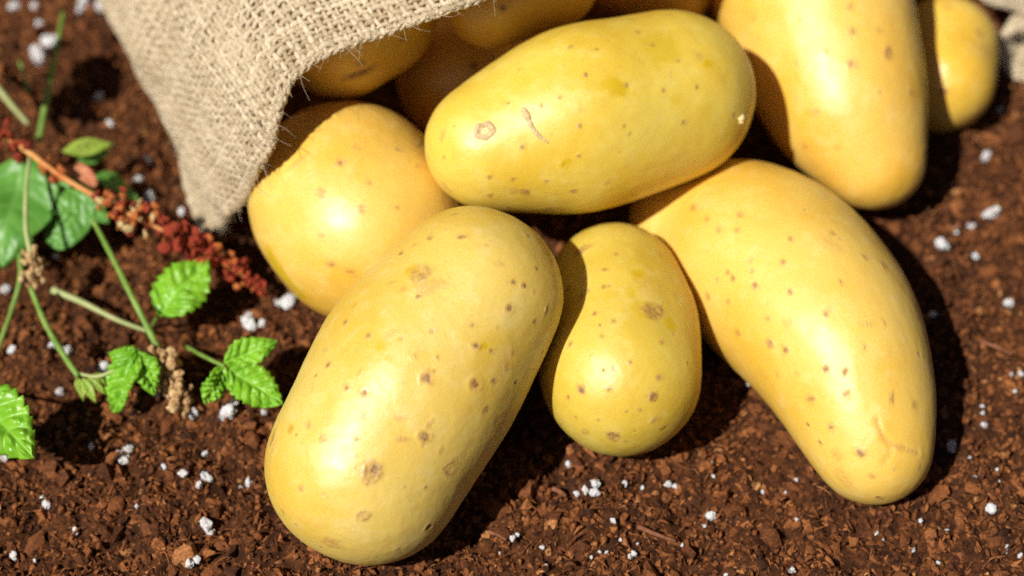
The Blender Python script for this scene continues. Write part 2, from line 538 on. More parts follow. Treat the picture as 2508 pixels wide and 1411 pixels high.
def potato(label, balls, sub=7, seed=0, tint=(1, 1, 1), marks=(), lump=0.0005, creases=()):
    b = []
    for px, py, rp, z in balls:
        c = P(px, py, z)
        ALL_BALLS.append((px, py, rp))
        b.append([*c, rp * mpp(c)])
    b = np.array(b)
    kn = np.r_[0, np.cumsum(np.linalg.norm(np.diff(b, axis=0), axis=1))]
    tt = np.linspace(0, kn[-1], 90)
    S = np.stack([np.interp(tt, kn, b[:, q]) for q in range(4)], -1)
    for _ in range(60):
        S[1:-1] = (S[:-2] + 2 * S[1:-1] + S[2:]) / 4
    ctr = S[:, :3].mean(0)
    cs, rs = S[:, :3] - ctr, S[:, 3]
    ax = cs[-1] - cs[0]
    L = np.linalg.norm(ax)
    ax = ax / L
    d, f = ico(sub)
    # each direction starts from its own point on the spine, turned with the spine's local direction
    ns = len(S)
    u = np.clip((d @ ax + 1) / 2, 0, 1)
    x = u * (ns - 1)
    i = np.minimum(x.astype(int), ns - 2)
    fr = (x - i)[:, None]
    org = cs[i] * (1 - fr) + cs[i + 1] * fr
    tg = np.gradient(cs, axis=0)
    for _ in range(30):
        tg[1:-1] = (tg[:-2] + tg[1:-1] * 2 + tg[2:]) / 4
    tg /= np.linalg.norm(tg, axis=1)[:, None]
    tl = tg[i] * (1 - fr) + tg[i + 1] * fr
    tl /= np.linalg.norm(tl, axis=1)[:, None]
    kk = np.cross(np.broadcast_to(ax, tl.shape), tl)
    cth = (tl @ ax)[:, None]
    d = d * cth + np.cross(kk, d) + kk * ((kk * d).sum(1)[:, None]) / (1 + cth)
    d /= np.linalg.norm(d, axis=1)[:, None]
    t = np.zeros(len(d))
    for c, r, j in zip(cs, rs, range(ns)):
        oc = org - c
        bq = (oc * d).sum(1)
        disc = bq * bq - (oc * oc).sum(1) + r * r
        ok = (disc > 0) & (np.abs(x - j) < 0.5 * ns)
        t = np.maximum(t, np.where(ok, -bq + np.sqrt(np.maximum(disc, 0)), 0))
    e = edges_of(f)
    deg = np.bincount(e.ravel(), minlength=len(d))
    v = org + d * t[:, None]
    for _ in range({6: 8, 7: 30, 8: 100}[sub]):
        v2 = np.stack([np.bincount(e[:, 0], v[e[:, 1], q], len(d)) + np.bincount(e[:, 1], v[e[:, 0], q], len(d)) for q in range(3)], -1) / deg[:, None]
        v = 0.4 * v + 0.6 * v2
    v = v + d * (lump * fbm(v * 34, 2, seed * 7 + 3, 0.3) * 2 + 0.00005 * fbm(v * 300, 3, seed * 7 + 5) * 2)[:, None]
    # marks: find the skin point under each photo spot, then stain and dent the vertices around it
    mk = np.zeros((len(v), 4)); mk[:, 3] = 1
    pr = project(v + ctr)
    nrm = d
    facing = ((v + ctr - CAM) * d).sum(1) < 0
    sh = np.zeros(len(v))
    edge = fbm(v * 900, 2, seed + 50)
    edge2 = fbm(v * 380, 2, seed + 60)
    for m in marks:
        px, py, rp, kind = m[:4]
        st = m[4] if len(m) > 4 else 1.0
        el = m[5] if len(m) > 5 else None          # (angle in degrees, stretch)
        dd = (pr[:, 0] - px) ** 2 + (pr[:, 1] - py) ** 2 + np.where(facing, 0, 1e9)
        i = int(dd.argmin())
        if dd[i] > 60 ** 2:
            continue
        c0 = v[i]
        r = rp * mpp(c0 + ctr)
        near = np.where(np.abs(v - c0).max(1) < r * 4.2)[0]
        q = v[near] - c0
        if el:
            th = math.radians(el[0])
            a = RT * math.cos(th) + UP * math.sin(th)
            qa = q @ a
            q = q - np.outer(qa * (1 - 1 / el[1]), a)
        ds = np.linalg.norm(q, axis=1) / r
        dn = ds * (1 + 0.45 * edge2[near] + 0.30 * edge[near])
        if kind == 'dot':
            mk[near, 0] = np.maximum(mk[near, 0], min(1, st * 1.15) * (1 - smooth01(0.40, 1.05, dn)))
            mk[near, 1] = np.maximum(mk[near, 1], st * 0.9 * (1 - smooth01(0.8, 1.8, dn)))
            sh[near] -= st * r * 0.17 * (1 - smooth01(0.0, 1.3, ds)) - st * r * 0.05 * np.exp(-((ds - 1.5) / 0.35) ** 2)
        elif kind == 'scab':
            ring = (1 - smooth01(0.75, 1.2, dn))
            mk[near, 0] = np.maximum(mk[near, 0], st * ring * np.clip(0.6 + 1.1 * edge[near], 0, 1))
            mk[near, 1] = np.maximum(mk[near, 1], st * 0.9 * (1 - smooth01(0.7, 1.5, dn)))
            sh[near] += st * ring * 0.00022 * edge[near] - st * r * 0.05 * (1 - smooth01(0, 1, ds))
        elif kind == 'tan':
            mk[near, 1] = np.maximum(mk[near, 1], st * (1 - smooth01(0.35, 1.35, dn)))
        elif kind == 'ochre':
            mk[near, 2] = np.maximum(mk[near, 2], min(1, st * 1.35) * (1 - smooth01(0.6, 1.3, dn)))
        elif kind == 'pit':
            mk[near, 0] = np.maximum(mk[near, 0], st * (1 - smooth01(0.3, 0.8, ds)))
            sh[near] -= r * 0.3 * (1 - smooth01(0, 1.2, ds))
    for pts, rp, depth, stain in creases:
        cp = []
        for px, py in pts:
            dd = (pr[:, 0] - px) ** 2 + (pr[:, 1] - py) ** 2 + np.where(facing, 0, 1e9)
            cp.append(v[int(dd.argmin())])
        cp = catmull(cp, 24)
        r = rp * mpp(cp[0] + ctr)
        ds = np.min(np.linalg.norm(v[:, None] - cp[None], axis=2), axis=1) / r if len(v) < 60000 else \
            np.min(np.stack([np.linalg.norm(v - q, axis=1) for q in cp]), axis=0) / r
        sh -= depth * (1 - smooth01(0, 1.2, ds)) - depth * 0.12 * np.exp(-((ds - 1.9) / 0.6) ** 2)
        mk[:, 1] = np.maximum(mk[:, 1], stain * (1 - smooth01(0.2, 1.0, ds * (1 + 0.4 * edge))))
    v = v + d * sh[:, None]
    zmin = v[:, 2].min()
    base = np.array([0, 0, zmin])
    me = mesh_from('potato', v - base, f, True, {'marks': mk})
    o = obj('potato', me, M['potato'], None, ctr + base)
    o.color = (*tint, 1)
    tag(o, label, 'potato', 'yellow potatoes spilling from the sack')
    o['_surf'] = 0
    del o['_surf']
    return o, v + ctr, d

def skin_point(pot, px, py):
    o, v, d = pot
    pr = project(v)
    dd = (pr[:, 0] - px) ** 2 + (pr[:, 1] - py) ** 2 + np.where(((v - CAM) * d).sum(1) < 0, 0, 1e9)
    i = int(dd.argmin())
    near = np.linalg.norm(v - v[i], axis=1) < 0.004
    q = v[near] - v[near].mean(0)
    n = np.linalg.svd(q, full_matrices=False)[2][2]
    if n @ d[i] < 0: n = -n
    return v[i], n

def crop_marks(lst, s, ox, oy):
    out = []
    for m in lst:
        out.append((ox + m[0] / s, oy + m[1] / s, m[2] / s, *m[3:]))
    return out

A_marks = crop_marks([
    (620, 290, 42, 'scab', .55), (650, 335, 40, 'tan', .7, (10, 1.6)), (590, 275, 26, 'ochre', .6),
    (480, 560, 26, 'ochre', .9), (505, 605, 15, 'ochre', .9), (533, 628, 9, 'ochre', .8), (510, 515, 18, 'tan', .5, (60, 2)),
    (412, 733, 15, 'dot', .8), (412, 735, 32, 'tan', .7), (345, 715, 11, 'dot', .8), (645, 675, 19, 'dot', .95),
    (825, 697, 21, 'dot', 1), (860, 793, 15, 'scab', .8), (635, 890, 20, 'dot', .95), (650, 850, 14, 'tan', .7, (45, 2.6)),
    (550, 900, 14, 'tan', .8, (-8, 2.8)), (540, 822, 11, 'tan', .6, (0, 3)), (447, 1020, 24, 'dot', 1), (440, 1025, 44, 'scab', .6),
    (730, 1010, 28, 'scab', .55), (405, 1187, 24, 'scab', .5), (295, 1288, 38, 'tan', .9), (655, 1228, 16, 'dot', 1.0),
    (178, 1085, 15, 'scab', .6), (138, 868, 15, 'ochre', 1), (158, 885, 10, 'pit', 1), (178, 915, 6, 'pit', 1), (138, 868, 18, 'tan', .8),
    (70, 905, 18, 'scab', 1, (70, 1.8)), (66, 960, 22, 'tan', .6, (80, 2.5)), (258, 905, 16, 'scab', .6), (205, 850, 14, 'scab', .5, (-50, 2)),
    (277, 625, 13, 'dot', .7), (232, 665, 10, 'dot', .7), (340, 468, 10, 'dot', .8), (425, 515, 10, 'dot', .6), (608, 375, 10, 'dot', .7),
    (548, 215, 9, 'dot', .7), (598, 185, 11, 'tan', .8), (658, 155, 11, 'dot', .5), (775, 152, 11, 'dot', .7, (0, 1.6)),
    (1020, 150, 10, 'dot', .6), (1043, 117, 8, 'dot', .6), (1050, 268, 9, 'dot', .5), (965, 320, 10, 'dot', .8), (1005, 330, 12, 'dot', .9),
    (1040, 355, 10, 'tan', .7), (948, 418, 16, 'dot', .85), (1090, 420, 12, 'scab', .8, (70, 2)), (1045, 465, 11, 'dot', .6),
    (1075, 460, 10, 'tan', .6, (60, 2)), (905, 490, 11, 'tan', .6), (815, 480, 12, 'dot', .5), (825, 553, 14, 'dot', .9), (860, 558, 13, 'ochre', 1),
    (880, 577, 9, 'dot', .6), (975, 690, 10, 'dot', .9), (890, 682, 10, 'dot', .7), (1042, 640, 6, 'dot', .9), (962, 580, 14, 'tan', .8),
    (940, 630, 18, 'tan', .7, (-20, 1.8)), (700, 940, 10, 'tan', .7, (80, 2)), (535, 1310, 13, 'tan', .7), (640, 1082, 9, 'dot', .6),
    (695, 1245, 9, 'dot', .7), (745, 70, 12, 'tan', .8, (10, 1.6)), (515, 322, 9, 'tan', .7, (0, 3)), (560, 345, 16, 'tan', .6), (500, 1360, 22, 'tan', .5, (0, 2)),
    (395, 660, 9, 'tan', .7, (70, 2.6)), (222, 720, 9, 'tan', .6, (80, 2.4)), (670, 648, 6, 'dot', .7), (1135, 295, 8, 'dot', .8),
    (1075, 578, 7, 'dot', .8), (912, 255, 14, 'tan', .5, (0, 2)), (862, 185, 12, 'tan', .5), (375, 410, 10, 'tan', .6, (60, 2)), (260, 570, 7, 'tan', .6, (80, 2.4)),
    (470, 230, 10, 'tan', .5, (40, 2.6)), (600, 595, 9, 'dot', .4), (680, 597, 8, 'dot', .4), (360, 830, 40, 'tan', .14), (920, 860, 8, 'dot', .5),
    (830, 1100, 9, 'dot', .5), (560, 1080, 7, 'dot', .4), (380, 905, 9, 'dot', .4), (110, 1170, 10, 'dot', .5), (160, 1220, 8, 'dot', .4),
], 1.515, 620, 480)
C_marks = crop_marks([
    (1290, 530, 62, 'ochre', 1, (-15, 1.6)), (1350, 520, 14, 'dot', .5), (1560, 270, 130, 'ochre', .5), (1640, 320, 60, 'ochre', .4), (975, 1010, 34, 'ochre', .85),
    (720, 1180, 34, 'scab', .8), (650, 1180, 34, 'tan', .7), (500, 1085, 15, 'dot', .8), (645, 1105, 13, 'dot', .8), (505, 1210, 16, 'dot', .7),
    (705, 910, 15, 'dot', .8), (1050, 960, 11, 'dot', .9), (855, 1120, 12, 'dot', .8), (1030, 1175, 16, 'scab', .8), (1085, 465, 18, 'dot', .8),
    (1000, 290, 14, 'dot', .5), (1165, 305, 12, 'dot', .5), (1500, 285, 16, 'dot', .5), (1660, 380, 15, 'dot', .5), (1580, 560, 16, 'dot', .6),
    (1700, 750, 18, 'dot', .8), (1055, 775, 12, 'dot', .9), (935, 605, 10, 'dot', .6), (620, 640, 13, 'dot', .7), (820, 655, 16, 'dot', .5),
    (1325, 775, 14, 'dot', .5), (1360, 820, 14, 'dot', .5), (1230, 1110, 20, 'tan', .9, (60, 2.2)), (1785, 345, 40, 'tan', .6), (1850, 395, 28, 'ochre', .8),
    (215, 830, 20, 'tan', .7, (60, 3)), (870, 1290, 40, 'scab', .6), (230, 1150, 26, 'tan', .7, (-50, 2.2)), (1780, 540, 13, 'dot', .6), (2050, 830, 40, 'tan', .6, (75, 2)),
    (290, 775, 12, 'dot', .5), (520, 430, 12, 'dot', .4), (690, 430, 12, 'dot', .3), (1045, 680, 18, 'tan', .6), (220, 970, 14, 'dot', .5), (125, 970, 12, 'scab', .6, (80, 2.4)),
    (850, 250, 40, 'ochre', .35), (1840, 680, 60, 'ochre', .25), (1650, 620, 40, 'ochre', .3), (1900, 470, 50, 'tan', .2), (800, 800, 60, 'tan', .12),
], 2.52, 1000, 0)
D_marks = crop_marks([
    (700, 570, 56, 'scab', .75), (690, 600, 22, 'dot', .5), (620, 375, 38, 'ochre', .9), (780, 640, 44, 'ochre', .95), (690, 440, 110, 'tan', .38), (640, 560, 60, 'ochre', .5),
    (315, 990, 24, 'dot', .9), (240, 1020, 14, 'dot', .8), (690, 1025, 30, 'scab', .8), (690, 1025, 22, 'ochre', .9), (480, 1235, 34, 'scab', 1), (335, 1210, 20, 'scab', .7),
    (545, 1262, 16, 'scab', .6), (435, 885, 12, 'dot', .8), (570, 840, 12, 'dot', .7), (470, 985, 15, 'dot', .6), (725, 925, 15, 'dot', .5), (740, 735, 16, 'dot', .6),
    (480, 625, 17, 'dot', .6), (385, 582, 16, 'dot', .9), (415, 705, 13, 'dot', .7), (435, 440, 15, 'dot', .5), (435, 350, 14, 'dot', .5), (500, 265, 14, 'dot', .4),
    (365, 812, 16, 'tan', .7), (595, 1210, 13, 'pit', .8), (325, 340, 10, 'dot', 1), (315, 245, 26, 'scab', 1, (20, 2)), (240, 450, 20, 'dot', 1), (250, 745, 13, 'dot', 1),
    (220, 635, 11, 'dot', 1), (620, 1095, 14, 'dot', .5), (690, 1150, 17, 'tan', .8, (70, 2)), (550, 1100, 8, 'dot', .8), (400, 1150, 8, 'dot', .7), (285, 1130, 9, 'dot', .6),
    (850, 540, 14, 'tan', .7, (-60, 3)), (800, 480, 30, 'tan', .4), (870, 850, 10, 'dot', .5), (720, 270, 20, 'tan', .6), (580, 470, 30, 'ochre', .4), (410, 645, 8, 'dot', .8),
    (150, 1050, 12, 'dot', .8), (205, 1170, 10, 'dot', .8), (740, 1190, 20, 'scab', .5), (310, 490, 16, 'scab', .7),
], 2.171, 1280, 500)
E_marks = crop_marks([
    (290, 235, 12, 'dot', .6), (340, 280, 13, 'dot', .5), (390, 315, 14, 'dot', .5), (460, 320, 12, 'dot', .5), (460, 258, 12, 'dot', .5), (655, 352, 11, 'dot', .6),
    (795, 330, 14, 'scab', .7), (790, 370, 34, 'tan', .4, (-40, 2)), (920, 420, 12, 'dot', .8), (990, 450, 14, 'scab', .8), (615, 437, 10, 'dot', .7), (505, 425, 10, 'tan', .7, (0, 2)),
    (420, 470, 9, 'dot', .8), (440, 495, 10, 'dot', .9), (515, 513, 11, 'dot', .9), (645, 548, 12, 'dot', .9), (825, 505, 10, 'dot', .6), (775, 630, 11, 'dot', .7),
    (455, 695, 11, 'dot', .6), (570, 725, 14, 'scab', .9), (630, 750, 11, 'dot', .9), (770, 820, 14, 'dot', .9), (848, 830, 10, 'dot', .8), (850, 915, 14, 'scab', .8),
    (725, 935, 12, 'dot', .6), (600, 840, 8, 'tan', .8, (80, 3)), (670, 835, 12, 'tan', .6, (10, 2)), (795, 1028, 12, 'dot', .7), (712, 1022, 8, 'dot', .9), (900, 1128, 13, 'dot', .8),
    (1015, 930, 12, 'scab', .7, (75, 2)), (820, 1140, 24, 'tan', .7), (845, 1220, 34, 'tan', .5, (-40, 1.8)), (1110, 1180, 16, 'tan', .6), (965, 1290, 12, 'dot', .9),
    (945, 1210, 10, 'dot', .5), (915, 750, 10, 'dot', .5), (990, 655, 10, 'dot', .5), (345, 555, 14, 'scab', .9), (340, 630, 11, 'dot', 1), (420, 580, 9, 'dot', .6),
    (755, 1090, 8, 'dot', .7), (640, 650, 18, 'tan', .7), (920, 660, 10, 'tan', .8, (0, 3)), (1100, 950, 12, 'dot', .4), (850, 250, 50, 'tan', .2), (560, 640, 10, 'dot', .5),
    (1130, 780, 12, 'dot', .4), (640, 130, 16, 'tan', .5), (1050, 1105, 12, 'scab', .7),
], 1.485, 1500, 350)
F_marks = [(2087, 160, 9, 'dot', 1), (2173, 125, 11, 'scab', 1, (70, 1.8)), (2020, 126, 7, 'dot', .6), (1950, 155, 7, 'dot', .6), (2085, 82, 8, 'dot', .8), (1960, 50, 7, 'dot', .5),
           (2000, 275, 8, 'dot', .4), (2083, 15, 8, 'dot', .5), (2050, 360, 7, 'dot', .4), (1970, 355, 7, 'dot', .4), (2265, 370, 10, 'scab', .8, (70, 1.8)), (1990, 275, 14, 'tan', .4, (0, 2)),
           (2230, 230, 8, 'dot', .4), (2150, 70, 8, 'dot', .5), (1850, 40, 12, 'tan', .5)]
B_marks = [(833, 400, 9, 'dot', .8), (787, 478, 11, 'scab', .6), (870, 360, 12, 'tan', .5), (972, 365, 9, 'dot', .5), (905, 452, 7, 'dot', .5), (885, 510, 7, 'dot', .6),
           (815, 645, 10, 'dot', .6), (857, 660, 9, 'dot', .6), (690, 670, 34, 'ochre', 1, (-55, 2.2)), (700, 690, 16, 'tan', .9, (-50, 2)), (730, 400, 10, 'tan', .6, (35, 4)),
           (968, 508, 6, 'dot', .5), (1020, 408, 7, 'dot', .5), (790, 580, 9, 'dot', .4), (885, 515, 8, 'dot', .5)]
H_marks = [(880, 180, 12, 'dot', .9, (15, 5)), (985, 95, 9, 'dot', .8), (740, 195, 30, 'scab', .6), (885, 150, 12, 'dot', .6)]
I_marks = [(1230, 22, 8, 'dot', 1), (1200, 80, 9, 'tan', .6)]
J_marks = [(1162, 160, 9, 'dot', 1)]
G_marks = [(2400, 85, 14, 'scab', .7), (2320, 18, 16, 'tan', .7), (2415, 120, 26, 'tan', .6), (2312, 223, 9, 'dot', .9)]

front = potato('large oval potato in sharp focus, nearest the camera, speckled with brown spots',
    [(897, 1136, 246, .0215), (1013, 925, 268, .0318), (1168, 718, 215, .0425)], 8, 1, (0.90, 1.0, 1.2), A_marks)
left = potato('smooth potato half shaded by the sack flap, behind the big front potato',
    [(852, 492, 246, .026), (900, 560, 246, .025), (960, 565, 200, .024)], 7, 2, (1.0, .99, 1.0), B_marks)
top = potato('long oval potato lying across the top of the heap with a curved skin scar',
    [(1200, 358, 160, .051), (1417, 291, 235, .051), (1640, 235, 208, .049)], 7, 3, (0.91, 1.04, .80), C_marks,
    creases=[([(1410, 58), (1470, 85), (1520, 120), (1575, 152)], 7, .00006, .35), ([(1568, 440), (1590, 415), (1640, 395), (1690, 372)], 10, .00005, .25)])
small = potato('small potato wedged between the front potato and the bent one',
    [(1508, 704, 162, .020), (1526, 800, 188, .021), (1520, 915, 197, .0204)], 7, 4, (.84, .97, .82), D_marks)
bent = potato('big bent pear shaped potato lying on the soil at the right',
    [(1655, 540, 112, .0165), (1780, 575, 192, .015), (1870, 645, 243, .0175), (1985, 745, 243, .0215), (2040, 828, 228, .021), (2090, 930, 204, .019), (2121, 1030, 178, .016), (2138, 1088, 154, .0135)], 7, 5, (.98, 1.0, 1.05), E_marks,
    creases=[([(2150, 1030), (2165, 1075), (2200, 1095), (2245, 1112)], 9, .00035, .8), ([(2165, 1075), (2178, 1100), (2165, 1130)], 12, .00025, .4)])
tall = potato('tapering potato slanting out of the sack above the bent one',
    [(1945, -150, 215, .044), (1987, -20, 245, .039), (2067, 240, 208, .0275), (2105, 310, 170, .0245), (2140, 385, 132, .021)], 7, 6, (1.0, .98, 1.0), F_marks)
far = potato('small potato at the far right, partly in shade beside the sack edge',
    [(2315, 115, 124, .0135), (2308, 200, 126, .013)], 6, 7, (.98, 1.0, .78), G_marks)
inner = potato('shaded potato just under the sack rim with a dark slit',
    [(830, 60, 180, .058), (892, 20, 182, .058)], 6, 8, (1, .95, .8), H_marks)
inner2 = potato('shaded potato peeping out below the sack rim behind the top potato',
    [(1200, 15, 107, .062), (1330, -60, 140, .064)], 6, 9, (1, .97, .85), I_marks)
inner3 = potato('dark shaded potato deep in the gap left of the top potato',
    [(1130, 190, 165, .027), (1200, 120, 150, .027)], 6, 10, (1, .95, .8), J_marks)
inner4 = potato('dark potato at the top edge inside the sack between top and tapering potatoes',
    [(1640, -50, 118, .038), (1540, -75, 110, .038)], 6, 11, (1, .93, .8))

# potato parts: stem scar, raised skin flake and sprout bud on the top potato
def frame(n):
    a = RT - n * (RT @ n); a /= np.linalg.norm(a)
    return a, np.cross(n, a)

def stem_scar(pot, px, py, rpx):
    o = pot[0]
    c, n = skin_point(pot, px, py)
    a, b = frame(n)
    R = rpx * mpp(c)
    nr, nt = 12, 40
    vv = []
    for i in range(nr + 1):
        u = i / nr
        for j in range(nt):
            th = 2 * math.pi * j / nt
            w = 1 + 0.16 * math.sin(th * 2 + 1) + 0.07 * math.sin(th * 5 + 2)
            rr = R * u * w
            h = 0.15 * R * math.exp(-((u - 0.60) / 0.17) ** 2) * (0.75 + 0.45 * math.sin(th - 0.6) + 0.2 * math.sin(3 * th)) - 0.14 * R * math.exp(-(u / 0.30) ** 2) + 0.07 * R - 0.16 * R * max(0, u - 0.72) / 0.28 - (rr * rr) / (2 * 0.019)
            vv.append(c + a * rr * math.cos(th) + b * rr * math.sin(th) + n * h)
    ff = [[i * nt + j, i * nt + (j + 1) % nt, (i + 1) * nt + (j + 1) % nt, (i + 1) * nt + j] for i in range(nr) for j in range(nt)]
    s = obj('stem_scar', mesh_from('stem_scar', np.array(vv) - np.array(o.location), ff), M['scar'], o)
    pv, pf = ico(3)
    pv = pv * (1 + 0.3 * fbm(pv * 2, 2, 5))[:, None] * R * 0.17
    pv = pv @ np.stack([a, b, n * 0.6]) + c - n * R * 0.10 - np.array(o.location)
    obj('scar_pit', mesh_from('scar_pit', pv, pf), M['hole'], s)

def skin_flake(pot, pts, wpx):
    o = pot[0]
    cs, ns = zip(*[skin_point(pot, *p) for p in pts])
    n = np.mean(ns, 0); n /= np.linalg.norm(n)
    path = catmull(np.array(cs), 22)
    w = wpx * mpp(cs[0])
    tt = np.linspace(0, 1, 22)
    rad = w * np.array(np.interp(tt, [0, .12, .3, .6, .9, 1], [.15, .95, 1.0, .6, .45, .1])) * (1 + 0.25 * noise3(path * 1500, 3))
    v_, f_ = tube(path + n * 0.00010, rad, 8)
    mid = np.repeat(np.vstack([path[:1], path, path[-1:]]), 8, 0)
    off = v_ - mid
    v_ = mid + off - np.outer(off @ n, n) * 0.6
    obj('skin_flake', mesh_from('skin_flake', v_ - np.array(o.location), f_), M['scar'], o)

stem_scar(top, 1187, 322, 31)
skin_flake(top, [(1279, 262), (1292, 290), (1310, 320), (1342, 352)], 9)
c, n = skin_point(top, 1816, 290)
bv, bf = ico(3)
bv = bv * (1 + 0.55 * fbm(bv * 1.6, 2, 9))[:, None] * 0.0011
obj('sprout_bud', mesh_from('sprout_bud', bv + c - np.array(top[0].location), bf), M['bud'], top[0])

# ------------------------------------------------------------------ burlap sack
RIM = [(497, 572, .0015), (540, 550, .012), (580, 512, .026), (618, 450, .041), (656, 370, .055), (692, 265, .065), (725, 195, .070),
       (800, 140, .074), (900, 98, .078), (1050, 42, .085), (1180, -4, .089), (1400, -110, .092), (1700, -230, .089),
       (1950, -270, .078), (2150, -230, .052), (2330, -90, .027), (2415, 2, .018), (2500, 22, .014), (2560, 55, .011), (2478, 78, .012), (2448, 105, .009), (2472, 174, .003), (2530, 205, .001)]
rim3 = catmull([P(*r) for r in RIM], 400)
seg = np.r_[0, np.cumsum(np.linalg.norm(np.diff(rim3, axis=0), axis=1))]
RL = seg[-1]
NU = 440
us = np.linspace(0, 1, NU)
rim = np.stack([np.interp(us * RL, seg, rim3[:, k]) for k in range(3)], -1)
VL = 0.24
NV = 160
vsn = np.linspace(0, 1, NV)
# the back of the sack: a wide low arch on the ground
th = np.pi * (1 - us)
xl, xr = rim[0, 0] - 0.055, rim[-1, 0] + 0.03
yb = 0.25
arch = np.stack([(xl + xr) / 2 + (xr - xl) / 2 * np.sign(np.cos(th)) * np.abs(np.cos(th)) ** 0.75, np.full(NU, yb), 0.085 * np.sin(th) ** 0.75], -1)
SACK = np.zeros((NU, NV, 3))
for j, v_ in enumerate(vsn):
    k = v_ * v_ * (3 - 2 * v_)
    k2 = 1 - (1 - v_) ** 1.6
    p = rim.copy()
    p[:, 0] = rim[:, 0] * (1 - k2) + arch[:, 0] * k2
    p[:, 1] = rim[:, 1] * (1 - v_) + arch[:, 1] * v_
    p[:, 2] = (rim[:, 2] * (1 - k) + arch[:, 2] * k) * math.sqrt(max(0.0, 1 - (max(0.0, v_ - 0.78) / 0.22) ** 2))
    SACK[:, j] = p
# bulge, folds
du = np.gradient(SACK, axis=0); dv = np.gradient(SACK, axis=1)
nn = np.cross(dv, du); nn /= np.linalg.norm(nn, axis=2)[..., None] + 1e-12
if nn[NU // 3, 20, 2] < 0: nn = -nn
U2, V2 = np.meshgrid(us, vsn, indexing='ij')
fold = fbm(np.stack([U2 * 9, V2 * 3.5, U2 * 0], -1), 3, 91) * 0.007 * smooth01(0, 0.25, V2)
bul = 0.010 * np.sin(np.pi * np.clip(V2 * 1.2, 0, 1)) * smooth01(0, 0.06, U2) * smooth01(0, 0.06, 1 - U2)
lift = 0.0012 * fbm(np.stack([U2 * 30, V2 * 12, U2 * 0], -1), 2, 92) * smooth01(0, 0.05, U2)
SACK = SACK + nn * (fold + bul + lift)[..., None]
SACK[..., 2] = np.maximum(SACK[..., 2], 0.0005 + 0.0015 * smooth01(0, .02, U2))
du = np.gradient(SACK, axis=0); dv = np.gradient(SACK, axis=1)
NRM = np.cross(dv, du); NRM /= np.linalg.norm(NRM, axis=2)[..., None] + 1e-12
if NRM[NU // 3, 20, 2] < 0: NRM = -NRM

def sack_at(u, v):
    x = np.clip(u, 0, 1) * (NU - 1); y = np.clip(v, 0, 1) * (NV - 1)
    i = np.minimum(x.astype(int), NU - 2); j = np.minimum(y.astype(int), NV - 2)
    fx = (x - i)[..., None]; fy = (y - j)[..., None]
    def s(Q):
        return Q[i, j] * (1 - fx) * (1 - fy) + Q[i + 1, j] * fx * (1 - fy) + Q[i, j + 1] * (1 - fx) * fy + Q[i + 1, j + 1] * fx * fy
    n_ = s(NRM)
    return s(SACK), n_ / (np.linalg.norm(n_, axis=-1)[..., None] + 1e-12)

sack = thing('burlap_sack', rim[0] * [1, 1, 0], 'coarse tan burlap sack lying on its side, its open mouth over the potatoes', 'sack')
SL = np.array(sack.location)
cu, cv = np.meshgrid(np.linspace(0, 1, 220), np.linspace(0, 1, 110), indexing='ij')
cp, cn = sack_at(cu.ravel(), cv.ravel())
cp = cp - cn * 0.0007
i0 = (np.arange(219)[:, None] * 110 + np.arange(109)[None]).ravel()
cf = np.stack([i0, i0 + 1, i0 + 111, i0 + 110], -1)
cme = mesh_from('cloth', cp - SL, cf)
uvl = cme.uv_layers.new(name='UVMap')
li = np.zeros(len(cme.loops), np.int32); cme.loops.foreach_get('vertex_index', li)
uvd = np.stack([cu.ravel() * RL / 0.0017 * math.pi, cv.ravel() * VL / 0.0017 * math.pi], -1)[li]
uvl.data.foreach_set('uv', uvd.astype(np.float32).ravel())
obj('cloth', cme, M['cloth'], sack)

# woven yarns where the cloth is seen close
SP = 0.00185
def weave(u0, u1, v0, v1):
    parts, tones = [], []
    nu0, nu1 = int(u0 * RL / SP), int(u1 * RL / SP)
    nv0, nv1 = int(v0 * VL / SP), int(v1 * VL / SP)
    for a in range(nu0, nu1):                       # yarns running back from the rim
        n_ = (nv1 - nv0) * 3
        t = np.linspace(nv0, nv1, n_)
        wob = 0.28 * noise3(np.stack([t * 0.35, np.full(n_, a * 1.7), np.zeros(n_)], -1), 5)
        p, n2 = sack_at((a + 0.5 + wob) * SP / RL, t * SP / VL)
        p = p + n2 * (0.00050 * np.sin(np.pi * t + np.pi * a))[:, None]
        r = 0.00071 * (1 + 0.35 * noise3(np.stack([t * 0.6, np.full(n_, a * 3.1), np.zeros(n_)], -1), 6))
        tv, tf = tube(p, r, 5, True)
        parts.append((tv, tf)); tones.append(np.full(len(tv), np.clip(rng.normal(.55, .32), 0, 1)))
    for b in range(nv0, nv1):                       # yarns running along the rim
        n_ = (nu1 - nu0) * 3
        t = np.linspace(nu0, nu1, n_)
        wob = 0.28 * noise3(np.stack([t * 0.35, np.full(n_, b * 1.9), np.zeros(n_)], -1), 8)
        p, n2 = sack_at(t * SP / RL, (b + 0.5 + wob) * SP / VL)
        p = p - n2 * (0.00050 * np.sin(np.pi * (b + 0.5) + np.pi * (t - 0.5)))[:, None]
        r = 0.00073 * (1 + 0.38 * noise3(np.stack([t * 0.6, np.full(n_, b * 2.7), np.zeros(n_)], -1), 9))
        tv, tf = tube(p, r, 5, True)
        parts.append((tv, tf)); tones.append(np.full(len(tv), np.clip(rng.normal(.6, .32), 0, 1)))
    v_, f_ = merge(parts)
    return v_, f_, np.concatenate(tones)
w1 = weave(0.0, 0.46, 0.0, 0.56)
w2 = weave(0.84, 1.0, 0.0, 0.18)
wv = np.vstack([w1[0], w2[0]]); wf = np.vstack([w1[1], w2[1] + len(w1[0])])
wo = obj('woven_yarns', mesh_from('woven_yarns', wv - SL, wf, True, {'tone': np.r_[w1[2], w2[2]]}), M['yarn'], sack)
wo['kind'] = 'stuff'

